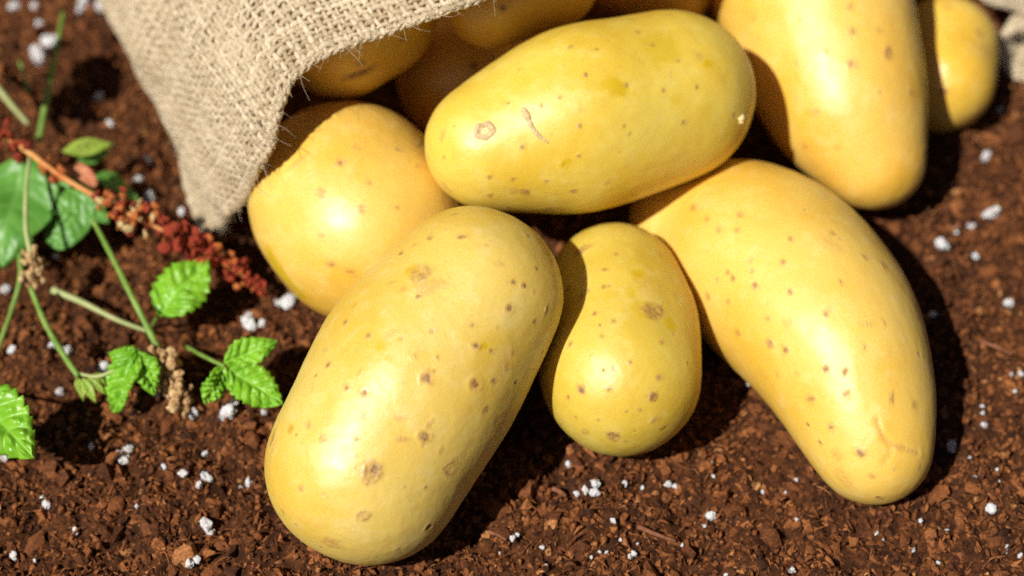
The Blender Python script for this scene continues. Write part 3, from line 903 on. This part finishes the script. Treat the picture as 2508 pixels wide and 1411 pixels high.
# rolled selvedge along the rim: two twisted cords with wrapping stitches
parts, tones = [], []
n_ = 1500
t = np.linspace(0, 1, n_)
for k in range(3):
    p, n2 = sack_at(t, np.full(n_, 0.003))
    tg = np.gradient(p, axis=0); tg /= np.linalg.norm(tg, axis=1)[:, None]
    sd = np.cross(tg, n2)
    ph = t * RL / 0.0075 * 2 * math.pi + k * 2.09
    p = p + n2 * (0.0006 * np.sin(ph) - 0.0003)[:, None] + sd * (0.0006 * np.cos(ph))[:, None]
    tv, tf = tube(p, 0.00050 * (1 + 0.45 * noise3(p * 600, 40 + k)), 6)
    parts.append((tv, tf)); tones.append(np.full(len(tv), .5 + .12 * k))
hv, hf = merge(parts)
obj('rim_cord', mesh_from('rim_cord', hv - SL, hf, True, {'tone': np.concatenate(tones)}), M['yarn'], sack)

def hairs(n, u0, u1, vmax, lmin, lmax, rad, out):
    u = rng.uniform(u0, u1, n); vv_ = rng.random(n) ** 2.2 * vmax
    p, n2 = sack_at(u, vv_)
    pe, _ = sack_at(u, vv_ + 0.02)
    outd = p - pe; outd /= np.linalg.norm(outd, axis=1)[:, None]
    parts, tones = [], []
    for i in range(n):
        L = rng.uniform(lmin, lmax)
        d0 = n2[i] * rng.uniform(0.1, 0.8) + outd[i] * (rng.uniform(-.2, 1) * out) + rng.normal(0, 0.45, 3)
        d0 /= np.linalg.norm(d0)
        b = rng.normal(0, 1.2, 3)
        s = np.linspace(0, 1, 7)[:, None]
        path = p[i] + n2[i] * 0.0003 + d0 * L * s + b * L * 0.35 * s ** 2
        tv, tf = tube(path, rad * (1 - 0.6 * s[:, 0]), 3, False)
        parts.append((tv, tf)); tones.append(np.full(len(tv), rng.uniform(.4, 1)))
    v_, f_ = merge(parts)
    return v_, f_, np.concatenate(tones)
hs = [hairs(520, 0, .46, .010, .0012, .0050, .00006, .7), hairs(1500, 0, .46, .5, .001, .0028, .00006, .2), hairs(350, .84, 1, .05, .0012, .0045, .00007, .8)]
hv, hf = merge([(h[0], h[1]) for h in hs])
ho = obj('loose_fibres', mesh_from('loose_fibres', hv - SL, hf, True, {'tone': np.concatenate([h[2] for h in hs])}), M['yarn'], sack)
ho['kind'] = 'stuff'

# ------------------------------------------------------------------ weeds at the left
def stem(name, pts, r0, r1, mat, parent=None, n=24):
    path = catmull([P(*p) for p in pts], n)
    rad = 0.82 * np.linspace(r0, r1, n) * (1 + 0.12 * noise3(path * 400, 21))
    loc = np.array(parent.location) if parent is not None else path[-1] * [1, 1, 0]
    v_, f_ = tube(path, rad, 8)
    return obj(name, mesh_from(name, v_ - loc, f_), mat, parent, (0, 0, 0) if parent is not None else loc)

def leaf(base, tip, width, mat, parent, up=(0, -.35, 1), teeth=8, tooth=.16, fold=.25, curl=.12, pucker=.0006, shape='ovate', twist=0.0, name='leaf', seed=0):
    b, t_ = P(*base), P(*tip)
    a = t_ - b
    L = np.linalg.norm(a); ah = a / L
    up = np.array(up, float)
    sd = np.cross(ah, up); sd /= np.linalg.norm(sd)
    nm = np.cross(sd, ah)
    if twist:
        c_, s_ = math.cos(twist), math.sin(twist)
        sd, nm = sd * c_ + nm * s_, nm * c_ - sd * s_
    wd = width * mpp(b) / 2
    NS, MT = 72, 14
    s = np.linspace(0, 1, NS + 1)[:, None]
    tt = np.linspace(-1, 1, 2 * MT + 1)[None]
    if shape == 'ovate':
        w = np.sin(np.pi * s ** 0.72) ** 0.75
    elif shape == 'round':
        w = np.sqrt(np.clip(1 - (2 * s - 1) ** 2, 0, 1)) ** 0.9
    else:
        w = np.sin(np.pi * s ** 0.85) ** 1.05
    w = np.maximum(w, 0.015)
    fr = (s * teeth) % 1.0
    edge = 1 - tooth * fr ** 1.3 if teeth else np.ones_like(s)
    wv_ = w * (1 + (edge - 1) * np.abs(tt) ** 3)
    wav = 0.05 * noise3(np.concatenate([s * 3, s * 0 + seed, s * 0], 1), seed)[:, None]
    x = s + 0.05 * np.abs(tt) * (1 - s) * (1 if teeth else 0)
    ph = x * 6.5 - np.abs(tt) * 1.3
    vein = np.exp(-(np.abs(tt) * w / 0.05) ** 2) + 0.8 * np.exp(-((((ph + 0.5) % 1) - 0.5) / 0.10) ** 2) * smooth01(0.03, .1, np.abs(tt))
    pk = pucker * np.abs(np.sin(np.pi * ph)) ** 0.7 * (1 - np.abs(tt) ** 6) * smooth01(0, .2, np.abs(tt)) * (0.6 + 0.8 * np.clip(noise3(np.stack([s * 14 + tt * 0, tt * 6 + s * 0, s * 0 + tt * 0 + seed], -1), 3) + .4, 0, 1))
    h = fold * np.abs(tt) * wv_ * wd + curl * L * (0.25 - (x - 0.5) ** 2) + pk + wav * wd * tt * 2 - 0.10 * wd * tt ** 2
    h = h + 0.10 * wd * np.sin(s * 9 + tt * 2.2 + seed)
    p = b + ah * (x * L)[..., None] + sd * (tt * wv_ * wd)[..., None] + nm * h[..., None]
    th_ = 0.00018
    nn_ = np.broadcast_to(nm, p.shape)
    top_ = p.reshape(-1, 3); bot = (p - nn_ * th_).reshape(-1, 3)
    K = 2 * MT + 1
    q = (np.arange(NS)[:, None] * K + np.arange(K - 1)[None]).ravel()
    f1 = np.stack([q, q + 1, q + K + 1, q + K], -1)
    N_ = len(top_)
    f2 = f1[:, ::-1] + N_
    eL = np.arange(NS) * K; eR = eL + K - 1
    f3 = np.stack([eL, eL + K, eL + K + N_, eL + N_], -1)
    f4 = np.stack([eR + K, eR, eR + N_, eR + K + N_], -1)
    vv_ = np.vstack([top_, bot])
    at = np.tile(np.clip(vein, 0, 1).ravel(), 2)
    loc = np.array(parent.location) if parent is not None else b * [1, 1, 0]
    return obj(name, mesh_from(name, vv_ - loc, np.vstack([f1, f2, f3, f4]), True, {'vein': at}), mat, parent, (0, 0, 0) if parent is not None else loc)

def base_of(px, py):
    return P(px, py, 0.0) * [1, 1, 0]

# three-leaved sprig next to the front potato
g = thing('weed_sprig', base_of(448, 845), 'bright green sprig of three toothed leaves touching the front potato', 'weed')
stem('stem', [(452, 847, .001), (490, 868, .008), (530, 888, .013), (550, 897, .0145)], .0007, .0006, M['stem'], g)
leaf((545, 892, .0145), (680, 836, .017), 84, M['leaf'], g, (0.1, -.5, 1), 7, .15, .25, .10, .0009, seed=1)
leaf((556, 902, .0145), (692, 992, .011), 112, M['leaf'], g, (0.2, -.4, 1), 8, .16, .15, .10, .0010, seed=2)
leaf((550, 898, .0145), (500, 988, .008), 82, M['leaf'], g, (.75, -.2, .6), 6, .2, .2, .15, .0008, seed=3)
# single leaf
g = thing('weed_leaf', base_of(380, 790), 'single crinkled toothed green leaf just below the red seed spike', 'leaf')
stem('petiole', [(372, 800, .001), (382, 782, .008), (392, 768, .011)], .0006, .0005, M['stem'], g, 10)
leaf((386, 776, .011), (512, 636, .016), 150, M['leaf'], g, (-.15, -.35, 1), 8, .18, .18, .10, .0011, seed=4)
# sprig with buds and folded leaf
g = thing('weed_sprig', base_of(196, 925), 'weed stem ending in yellow green buds and a large folded green leaf', 'weed')
stem('stem', [(75, 705, .016), (110, 790, .014), (150, 860, .012), (192, 922, .010)], .0009, .0010, M['stem'], g)
stem('petiole', [(190, 915, .010), (240, 922, .010), (290, 900, .013), (335, 862, .015)], .0006, .0006, M['stem_pale'], g)
leaf((338, 852, .016), (284, 1012, .006), 105, M['leaf'], g, (-.25, -.2, 1), 6, .20, .55, .12, .0010, seed=5, twist=-.15)
leaf((330, 858, .016), (378, 968, .010), 78, M['leaf'], g, (.35, -.2, 1), 4, .20, .45, .10, .0008, seed=6)
leaf((345, 878, .015), (268, 868, .011), 60, M['leaf'], g, (-.35, -.2, 1), 4, .20, .25, .10, .0008, seed=16)
for k, (bx, by, tx, ty, wd_) in enumerate([(196, 925, 205, 985, 18), (202, 925, 236, 988, 24), (212, 922, 262, 968, 18), (222, 918, 275, 935, 22), (190, 922, 190, 962, 14), (235, 918, 262, 950, 14)]):
    leaf((bx, by, .010), (tx, ty, .006), wd_, M['pale'], g, (0, -.4, 1), 0, 0, .5, .2, .0002, 'lance', name='bud', seed=20 + k)
# leaf at the left edge
g = thing('weed_leaf', base_of(-90, 960), 'bright toothed green leaf cut off by the left edge of the picture', 'leaf')
stem('petiole', [(-120, 930, .001), (-95, 945, .015), (-70, 955, .022)], .0007, .0006, M['stem'], g, 10)
leaf((-72, 955, .022), (82, 1118, .020), 168, M['leaf'], g, (-.1, -.35, 1), 9, .20, .12, .08, .0012, seed=7)
# long stem with dried flower head
g = thing('dried_flower_stalk', base_of(430, 960), 'slanting green stalk ending in a dry brown flower head', 'weed')
stem('stem', [(228, 540, .020), (270, 620, .020), (330, 740, .017), (395, 868, .010)], .0008, .0011, M['stem'], g)

def dry_head(name, pts, rad, n, parent, seed):
    r_ = np.random.default_rng(seed)
    path = catmull([P(*p) for p in pts], 40)
    parts = []
    tv, tf = ico(2)
    for _ in range(n):
        i = r_.integers(0, 40)
        c = path[i] + r_.normal(0, 1, 3) * rad * (0.55 + 0.3 * math.sin(i / 39 * math.pi))
        s = rad * r_.uniform(.25, .6)
        q = tv * (1 + 0.5 * fbm(tv * 1.5 + r_.uniform(0, 9, 3), 2, 3))[:, None] * s * np.exp(r_.normal(0, .35, 3))
        parts.append((q + c, tf))
    v_, f_ = merge(parts)
    o = obj(name, mesh_from(name, v_ - np.array(parent.location), f_, False), M['dry'], parent)
    o['kind'] = 'stuff'
    return o
dry_head('flower_head', [(388, 870, .010), (405, 900, .009), (430, 950, .007), (440, 1005, .004)], .0021, 150, g, 1)
# pale stalk with withered flower over the dock leaves
g = thing('dried_flower_stalk', base_of(85, 690), 'pale upright stalk with a small withered flower in front of the broad leaf', 'weed')
stem('stem', [(72, 385, .026), (64, 470, .025), (64, 560, .022), (76, 625, .018)], .0006, .0009, M['stem_pale'], g)
dry_head('flower_head', [(80, 622, .018), (82, 650, .016), (85, 690, .012)], .0017, 70, g, 2)
# loose stems
s = stem('cut_stem', [(128, 710, .008), (200, 740, .007), (290, 785, .005), (372, 815, .003)], .0012, .0006, M['stem_pale'])
tag(s, 'short pale green cut stem lying across the soil behind the slanting stalk', 'stem')
s = stem('cut_stem', [(45, 590, .012), (50, 680, .009), (25, 770, .005), (-15, 880, .002)], .0010, .0008, M['stem'])
tag(s, 'dark green stem leaning at the left edge below the broad leaf', 'stem')
s = stem('grass_blade', [(155, 30, .018), (138, 120, .018), (118, 220, .016), (95, 345, .010)], .0007, .0013, M['stem'])
tag(s, 'thin green stem rising towards the upper left corner', 'stem')
s = stem('grass_blade', [(48, 150, .012), (60, 190, .012), (70, 225, .010)], .0005, .0008, M['stem'])
tag(s, 'very short blurred green stem tip near the upper left corner', 'stem')
s = stem('grass_blade', [(-60, 150, .012), (-10, 210, .013), (30, 260, .013), (70, 305, .010)], .0012, .0009, M['stem_pale'])
tag(s, 'pale green stem entering from the left edge above the red seeds', 'stem')
# dock leaves
g = thing('dock_plant', base_of(60, 420), 'clump of broad smooth green leaves at the left edge under the seed spike', 'weed')
stem('stem', [(70, 640, .001), (60, 500, .010), (70, 400, .018)], .0011, .0009, M['stem'], g)
leaf((62, 372, .020), (0, 655, .010), 225, M['dock'], g, (-.1, -.45, 1), 4, .16, .12, .10, .0005, 'ovate', seed=8)
leaf((215, 478, .016), (128, 606, .008), 104, M['dock'], g, (.1, -.4, 1), 0, 0, .12, .18, .0004, 'round', seed=9)
leaf((140, 445, .017), (268, 548, .012), 78, M['dock'], g, (.15, -.4, 1), 0, 0, .15, .22, .0004, 'ovate', seed=10)
leaf((110, 418, .018), (112, 516, .014), 52, M['dock'], g, (.1, -.4, 1), 0, 0, .15, .10, .0003, 'ovate', seed=11)
leaf((150, 372, .020), (282, 352, .016), 46, M['pale'], g, (0, -.5, 1), 0, 0, .2, .15, .0003, 'lance', seed=12)
leaf((190, 395, .014), (272, 368, .012), 42, M['dock'], g, (.1, -.5, 1), 0, 0, .2, .12, .0003, 'lance', seed=13)
leaf((235, 425, .012), (338, 488, .006), 62, M['dock'], g, (.5, .2, 1), 0, 0, .2, .12, .0003, 'ovate', seed=14)
leaf((-130, 20, .042), (-20, 130, .040), 130, M['dock'], g, (0, -.2, 1), 0, 0, .15, .12, .0004, 'ovate', seed=15)  # unseen leaf added beyond the frame to cast shade on the upper-left soil
leaf((-200, 90, .042), (-60, 190, .040), 120, M['dock'], g, (0, -.2, 1), 0, 0, .15, .12, .0004, 'ovate', seed=17)  # second unseen leaf, added outside the view for the same cast shadow
leaf((188, 402, .022), (234, 458, .019), 36, M['bract'], g, (0, -.4, 1), 0, 0, .2, .15, .0002, 'round', name='red_leaf', seed=18)

# red seed spike
SPK = [(-30, 300, .026), (60, 365, .026), (150, 432, .025), (260, 495, .023), (390, 560, .019), (500, 620, .014), (590, 670, .009), (648, 708, .006)]
g = thing('seed_spike', base_of(640, 720), 'rusty red dock seed spike lying diagonally across the weeds towards the potatoes', 'seed spike')
stem('stem', SPK, .0012, .0003, M['stem_red'], g, 60)
GL = np.array(g.location)
sv, sf = ico(2)
seed_meshes = []
for k in range(6):
    r_ = np.random.default_rng(100 + k)
    q = sv.copy()
    lob = 1 + 0.38 * np.cos(3 * np.arctan2(q[:, 1], q[:, 0]))          # three-winged husk
    q[:, :2] *= lob[:, None]
    q[:, 2] *= 1.15 + 0.4 * (q[:, 2] > 0) * q[:, 2]
    q[:, 0] *= 0.62
    q *= (1 + 0.30 * fbm(q * 1.9, 2, k))[:, None] * 1.15
    me = mesh_from('seed', q, sf)
    me.materials.append([M['seed'], M['seed'], M['seed2'], M['seed'], M['seed2'], M['seed3']][k])
    seed_meshes.append(me)
spath = catmull(SPK, 200)
def seeds(px0, px1, n, spread, smin, smax, pick):
    for _ in range(int(n * 1.25)):
        x = rng.uniform(px0, px1)
        i = int(np.abs(spath[:, 0] - x).argmin())
        c = P(*spath[i])
        off = rng.normal(0, 1, 3); off /= np.linalg.norm(off)
        off *= spread * rng.random() ** 0.5 * mpp(c)
        s = rng.uniform(smin, smax) * 0.86 * mpp(c)
        o = bpy.data.objects.new('seed', seed_meshes[int(rng.choice(pick))])
        col.objects.link(o)
        o.parent = g
        p = c + off
        p[2] = max(p[2], 0.002)
        o.location = p - GL
        q = Vector(off).to_track_quat('Z', 'Y')
        o.rotation_euler = (q.to_euler().x + rng.normal(0, .3), q.to_euler().y + rng.normal(0, .3), rng.uniform(0, 6.28))
        o.scale = (s, s, s)
seeds(-10, 62, 16, 36, 8, 13, [0, 1, 3])
seeds(95, 150, 12, 26, 7, 10, [0, 2, 4])
seeds(222, 245, 4, 22, 7, 10, [0, 2, 4])
seeds(262, 372, 52, 52, 7.5, 12.5, [0, 1, 2, 2, 4, 4, 5])
seeds(405, 525, 58, 46, 8, 13.5, [0, 1, 3, 3, 2])
seeds(525, 605, 48, 42, 6.5, 11, [0, 1, 3, 2])
seeds(595, 648, 20, 16, 5, 8, [0, 1, 3])

# ------------------------------------------------------------------ soil crumbs, chips and fibres (uncountable)
def rand_rot(n):
    q = rng.normal(size=(n, 4))
    q /= np.linalg.norm(q, axis=1)[:, None]
    w, x, y, z = q.T
    return np.stack([np.stack([1 - 2 * (y * y + z * z), 2 * (x * y - z * w), 2 * (x * z + y * w)], -1),
                     np.stack([2 * (x * y + z * w), 1 - 2 * (x * x + z * z), 2 * (y * z - x * w)], -1),
                     np.stack([2 * (x * z - y * w), 2 * (y * z + x * w), 1 - 2 * (x * x + y * y)], -1)], 1)

def scatter_xy(n):
    """random ground spots over the visible patch and a margin, few of them hidden beneath the potatoes"""
    m = n * 6
    y = -0.145 + 0.335 * rng.random(m) ** 1.25
    x = rng.uniform(-0.20, 0.20, m)
    q = project(np.stack([x, y, np.zeros(m)], -1))
    hid = np.zeros(m, bool)
    for bx, by, br in ALL_BALLS:
        hid |= (q[:, 0] - bx) ** 2 + (q[:, 1] - by) ** 2 < max(br - 30, 0) ** 2
    hid |= (q[:, 1] < 480) & (q[:, 0] > 480 - (480 - q[:, 1]) * 0.35) & (q[:, 0] < 2200)
    keep = (np.abs(x) < 0.150 + (y + 0.12) * 0.17) & (~hid | (rng.random(m) < 0.12))
    return x[keep][:n], y[keep][:n]

def crumbs(n, sub, rmin, rmax, pw, aniso, sink, tone_mu, tone_sd):
    tv, tf = ico(sub) if sub else (np.array([[1, 0, 0], [-1, 0, 0], [0, 1, 0], [0, -1, 0], [0, 0, 1], [0, 0, -1]], float),
                                   np.array([[0, 2, 4], [2, 1, 4], [1, 3, 4], [3, 0, 4], [2, 0, 5], [1, 2, 5], [3, 1, 5], [0, 3, 5]]))
    x, y = scatter_xy(n)
    n = len(x)
    r = rmin * (rmax / rmin) ** (rng.random(n) ** pw)
    sc = np.exp(rng.normal(0, aniso, (n, 3)))
    R = rand_rot(n)
    jit = np.stack([fbm(tv * 1.3 + rng.uniform(0, 50, 3), 2, k) for k in range(24)])      # 24 lumpy shapes
    shape = tv[None] * (1 + 0.75 * jit[:, :, None])
    v = shape[rng.integers(0, 24, n)] * sc[:, None] * r[:, None, None]
    if sub < 2:
        v += rng.normal(0, 0.22 if sub else 0.34, v.shape) * r[:, None, None]
    v = np.einsum('nij,nvj->nvi', R, v)
    z = ground_h(x, y) + r * rng.uniform(-sink, 0.65, n)
    v += np.stack([x, y, z], -1)[:, None]
    tone = np.clip(rng.normal(tone_mu, tone_sd, n) + 0.12 * fbm(np.stack([x, y, x * 0], -1) * 60, 2, 77), 0, 1)
    f = tf[None] + (np.arange(n) * len(tv))[:, None, None]
    return v.reshape(-1, 3), f.reshape(-1, 3), np.repeat(tone, len(tv))

cs_ = [crumbs(62000, 0, 0.00026, 0.00075, 1.2, 0.50, 0.2, 0.53, 0.17), crumbs(13000, 1, 0.00055, 0.00135, 1.5, 0.42, 0.35, 0.52, 0.17),
       crumbs(700, 2, 0.0011, 0.0026, 2.0, 0.30, 0.6, 0.48, 0.14)]
o_ = np.cumsum([0] + [len(q[0]) for q in cs_])
v = np.vstack([q[0] for q in cs_]); f = np.vstack([q[1] + k for q, k in zip(cs_, o_)])
cm = mesh_from('soil_crumbs', v, f, False, {'tone': np.concatenate([q[2] for q in cs_])})
tag(obj('soil_crumbs', cm, M['crumb']), 'loose crumbs of dark brown peat covering the ground', 'soil crumbs', kind='stuff')

def fibre_mesh(n, lmin, lmax, rad, tone_mu, flat=1.0):
    x, y = scatter_xy(n)
    n = len(x)
    L = lmin * (lmax / lmin) ** rng.random(n)
    a = rng.uniform(0, 2 * math.pi, n)
    bend = rng.normal(0, 0.9, n)
    tilt = rng.normal(0, 0.35, n)
    S = 6
    t = np.linspace(-0.5, 0.5, S)
    ang = a[:, None] + bend[:, None] * t[None]
    dx, dy = np.cos(ang), np.sin(ang)
    px = x[:, None] + np.cumsum(dx, 1) * (L / S)[:, None]
    py = y[:, None] + np.cumsum(dy, 1) * (L / S)[:, None]
    z0 = ground_h(x, y) + rng.uniform(0.0003, 0.0016, n)
    pz = z0[:, None] + tilt[:, None] * t[None] * L[:, None] + 0.0009 * np.cos(t * 3)[None]
    pz = np.maximum(pz, z0[:, None] - 0.002)
    r = rad * np.exp(rng.normal(0, 0.45, n))
    prof = np.array([0.35, 0.9, 1, 1, 0.85, 0.3])
    side = np.stack([-dy, dx, np.zeros_like(dx)], -1)
    up = np.array([0, 0, 1.0])
    path = np.stack([px, py, pz], -1)
    vv = []
    for k in range(4):
        c_, s_ = math.cos(k * math.pi / 2), math.sin(k * math.pi / 2)
        vv.append(path + (r[:, None] * prof[None])[..., None] * (c_ * side * flat + s_ * up / flat ** 0.5))
    v = np.stack(vv, 2)                                  # n,S,4,3
    base = np.arange(S - 1)[:, None] * 4 + np.arange(4)[None]
    nxt = np.arange(S - 1)[:, None] * 4 + (np.arange(4)[None] + 1) % 4
    f = np.stack([base, nxt, nxt + 4, base + 4], -1).reshape(-1, 4)
    f = f[None] + (np.arange(n) * S * 4)[:, None, None]
    tone = np.clip(rng.normal(tone_mu, 0.16, n), 0, 1)
    return v.reshape(-1, 3), f.reshape(-1, 4), np.repeat(tone, S * 4)

fA = fibre_mesh(3400, 0.0020, 0.008, 0.00011, 0.68)
fB = fibre_mesh(3600, 0.0012, 0.0042, 0.00026, 0.62, 1.5)
v = np.vstack([fA[0], fB[0]]); f = np.vstack([fA[1], fB[1] + len(fA[0])])
fm = mesh_from('soil_fibres', v, f, True, {'tone': np.r_[fA[2], fB[2]]})
tag(obj('soil_fibres', fm, M['crumb']), 'thin tan coir fibres and flakes strewn over the peat', 'soil fibres', kind='stuff')

# ------------------------------------------------------------------ perlite granules
pm = []
for k in range(8):
    pv, pf = ico(4)
    q = pv * (1 + 0.55 * fbm(pv * 1.25 + k * 7.3, 2, 300 + k) + 0.28 * np.abs(fbm(pv * 3.2 + k * 3.1, 2, 320 + k)))[:, None]
    q *= np.array([1.0, 0.85 + 0.1 * (k % 3), 0.8])
    me = mesh_from('perlite', q / np.abs(q).max() * 1.05, pf)
    me.materials.append(M['perlite'])
    pm.append(me)
PERL = [
 (95,135,22),(122,103,23),(243,238,14),(95,58,11),(205,8,18),(245,15,16),(195,25,11),(35,15,13),(85,14,12),(270,303,10),(362,392,13),(340,440,13),(368,487,18),(445,518,13),
 (150,597,10),(137,627,8),(15,710,14),(30,857,12),(130,848,12),(165,858,14),(255,905,22),(148,960,11),(383,972,10),(475,1015,15),(557,1012,22),(573,987,16),(648,1010,10),
 (610,787,24),(642,793,12),(703,738,22),(680,740,13),(292,1122,22),(312,1108,17),(225,1093,9),(403,1143,9),(448,1160,11),(505,1168,17),(487,1188,11),(592,1188,9),(610,1182,11),(503,1110,9),
 (113,1235,13),(103,1218,6),(185,1300,10),(506,1285,19),(517,1303,13),(512,1320,6),(335,1240,6),(427,1210,5),(33,1362,14),(85,1373,5),(465,1380,15),(484,1370,10),(222,1352,5),(12,1122,13),(145,1137,5),
 (1392,1137,9),(1456,1183,15),(1457,1207,13),(1432,1201,11),(1414,1210,10),(1529,1185,10),(1637,1186,10),(1652,1191,8),(1574,1196,6),(1741,1265,14),(1724,1289,7),(1502,1275,8),(1256,1318,10),(1267,1310,8),
 (1468,1352,6),(1486,1353,5),(1448,1365,5),(1519,1322,5),(1553,1356,9),(1543,1363,8),(1328,1341,6),(1338,1386,6),(1224,1354,4),(1671,1335,5),(1562,1333,4),(1748,1166,6),(1740,1134,5),(1778,1408,6),
 (2411,1040,10),(2330,1095,18),(2407,1012,6),(2387,1170,6),(2443,1150,5),(2427,1246,13),(2255,1275,6),(2320,1301,7),(2146,1306,7),(2165,1322,5),(2235,1348,8),(2232,1281,4),(2298,1378,5),(2467,1341,8),
 (2464,1354,4),(2499,1362,9),(1939,1397,11),(1950,1175,6),(1924,1205,5),(1951,1272,6),(1868,1205,5),(2375,1121,5),
 (2416,382,13),(2431,520,18),(2415,527,11),(2379,552,13),(2334,568,13),(2308,599,18),(2389,628,10),(2470,744,13),(2284,770,13),(2500,915,9),(2476,918,6),(2486,959,6),(2406,995,6),(2450,270,10),(1833,939,9),
 (2448,1180,4),(2395,905,4),
]
UNIQUE = {
 (95,135): 'lower of two touching white granules near the upper left corner', (122,103): 'upper of two touching white granules near the upper left corner',
 (243,238): 'lone round white granule left of the sack near the top', (255,905): 'white granule half hidden behind the folded green leaf',
 (557,1012): 'white lump below the three-leaved sprig, larger of the pair', (573,987): 'white granule below the three-leaved sprig, smaller of the pair',
 (610,787): 'large white granule on dark soil above the three-leaved sprig', (642,793): 'small white granule right beside the large one above the sprig',
 (703,738): 'white granule tucked against the shaded left potato', (292,1122): 'left lobe of the biggest white lump on the open soil at lower left',
 (312,1108): 'right lobe of the biggest white lump on the open soil at lower left',
 (506,1285): 'oval white granule on the soil left of the front potato base', (465,1380): 'white granule at the bottom edge left of the front potato',
 (33,1362): 'white granule close to the lower left corner', (475,1015): 'white granule at the tip of the dry brown flower head',
 (368,487): 'white granule just above the red seeds, left of the sack corner', (648,1010): 'small white granule under the leaf touching the front potato',
 (2330,1095): 'large bluish white granule at the shadow edge of the bent potato', (2427,1246): 'white granule on bare soil at the lower right, right of the bent potato tip',
 (2308,599): 'largest white granule of the row right of the tapering potato', (1741,1265): 'pointed upright white granule left of the bent potato tip',
 (1456,1183): 'topmost of four clustered white granules below the small potato', (1457,1207): 'lower right of four clustered white granules below the small potato',
 (1432,1201): 'middle of four clustered white granules below the small potato', (1414,1210): 'leftmost of four clustered white granules below the small potato',
 (1833,939): 'white granule touching the inner bend of the bent potato', (1939,1397): 'white granule at the bottom edge under the bent potato',
 (2284,770): 'shaded white granule behind the right side of the bent potato', (1392,1137): 'white granule on the shadow edge beside the small potato',
 (2416,382): 'lone white granule at the right edge beside the shadow of the tapering potato', (2470,744): 'lone white granule at the right edge level with the bent potato',
}
def perlite_label(px, py, r):
    if (px, py) in UNIQUE: return UNIQUE[(px, py)], None
    sz = 'tiny' if r <= 6 else 'small'
    if px < 700:
        if py < 620: z = 'on the soil left of the sack'
        elif py < 1060: z = 'among the green weeds'
        else: z = 'on the open soil left of the front potato'
    elif px < 1900 or (py > 1100 and px < 2060): z = 'between the front and bent potatoes'
    elif py > 1000: z = 'around the bent potato tip'
    else: z = 'along the right edge beyond the potatoes'
    return f'{sz} white granule {z}', f'{sz} perlite granules {z}'
ORD = ['first', 'second', 'third', 'fourth', 'fifth', 'sixth', 'seventh', 'eighth', 'ninth', 'tenth', 'eleventh', 'twelfth', 'thirteenth', 'fourteenth', 'fifteenth', 'sixteenth', 'seventeenth', 'eighteenth', 'nineteenth', 'twentieth']
zones = {}
for q in sorted(PERL):
    lb, gr = perlite_label(*q)
    if gr: zones.setdefault(lb, []).append(q)
for i, (px, py, r) in enumerate(PERL):
    c = P(px, py, 0.0)
    s = r * mpp(c) * 1.08
    c = P(px, py, float(ground_h(c[0], c[1])) + s * 0.60 + 0.0005)
    o = bpy.data.objects.new('perlite_granule', pm[i % 8])
    col.objects.link(o)
    o.location = c
    o.rotation_euler = tuple(rng.uniform(0, 6.28, 3))
    o.scale = (s * rng.uniform(.95, 1.2), s * rng.uniform(.85, 1.05), s)
    lb, gr = perlite_label(px, py, r)
    if gr and len(zones[lb]) > 1:
        lb += ', ' + ORD[zones[lb].index((px, py, r))] + ' from left'
    tag(o, lb, 'perlite', gr or 'white perlite granules in the soil')

# ------------------------------------------------------------------ twigs and wood chips
for pts, r0, lb in [([(1562, 1290, .0025), (1605, 1308, .0028), (1655, 1325, .0022)], .0008, 'thin reddish twig on the soil between the front and bent potatoes'),
                    ([(1197, 1302, .0025), (1218, 1310, .0026), (1240, 1322, .002)], .0006, 'short tan splinter at the shadow edge right of the front potato'),
                    ([(1355, 1197, .002), (1372, 1205, .0025), (1386, 1215, .002)], .0009, 'stubby pinkish twig left of the four clustered white granules'),
                    ([(2400, 835, .002), (2440, 850, .0025), (2478, 868, .002)], .0007, 'tan woody splinter on the soil near the right edge')]:
    s = stem('twig', pts, r0, r0 * .6, M['twig'], None, 14)
    tag(s, lb, 'twig')
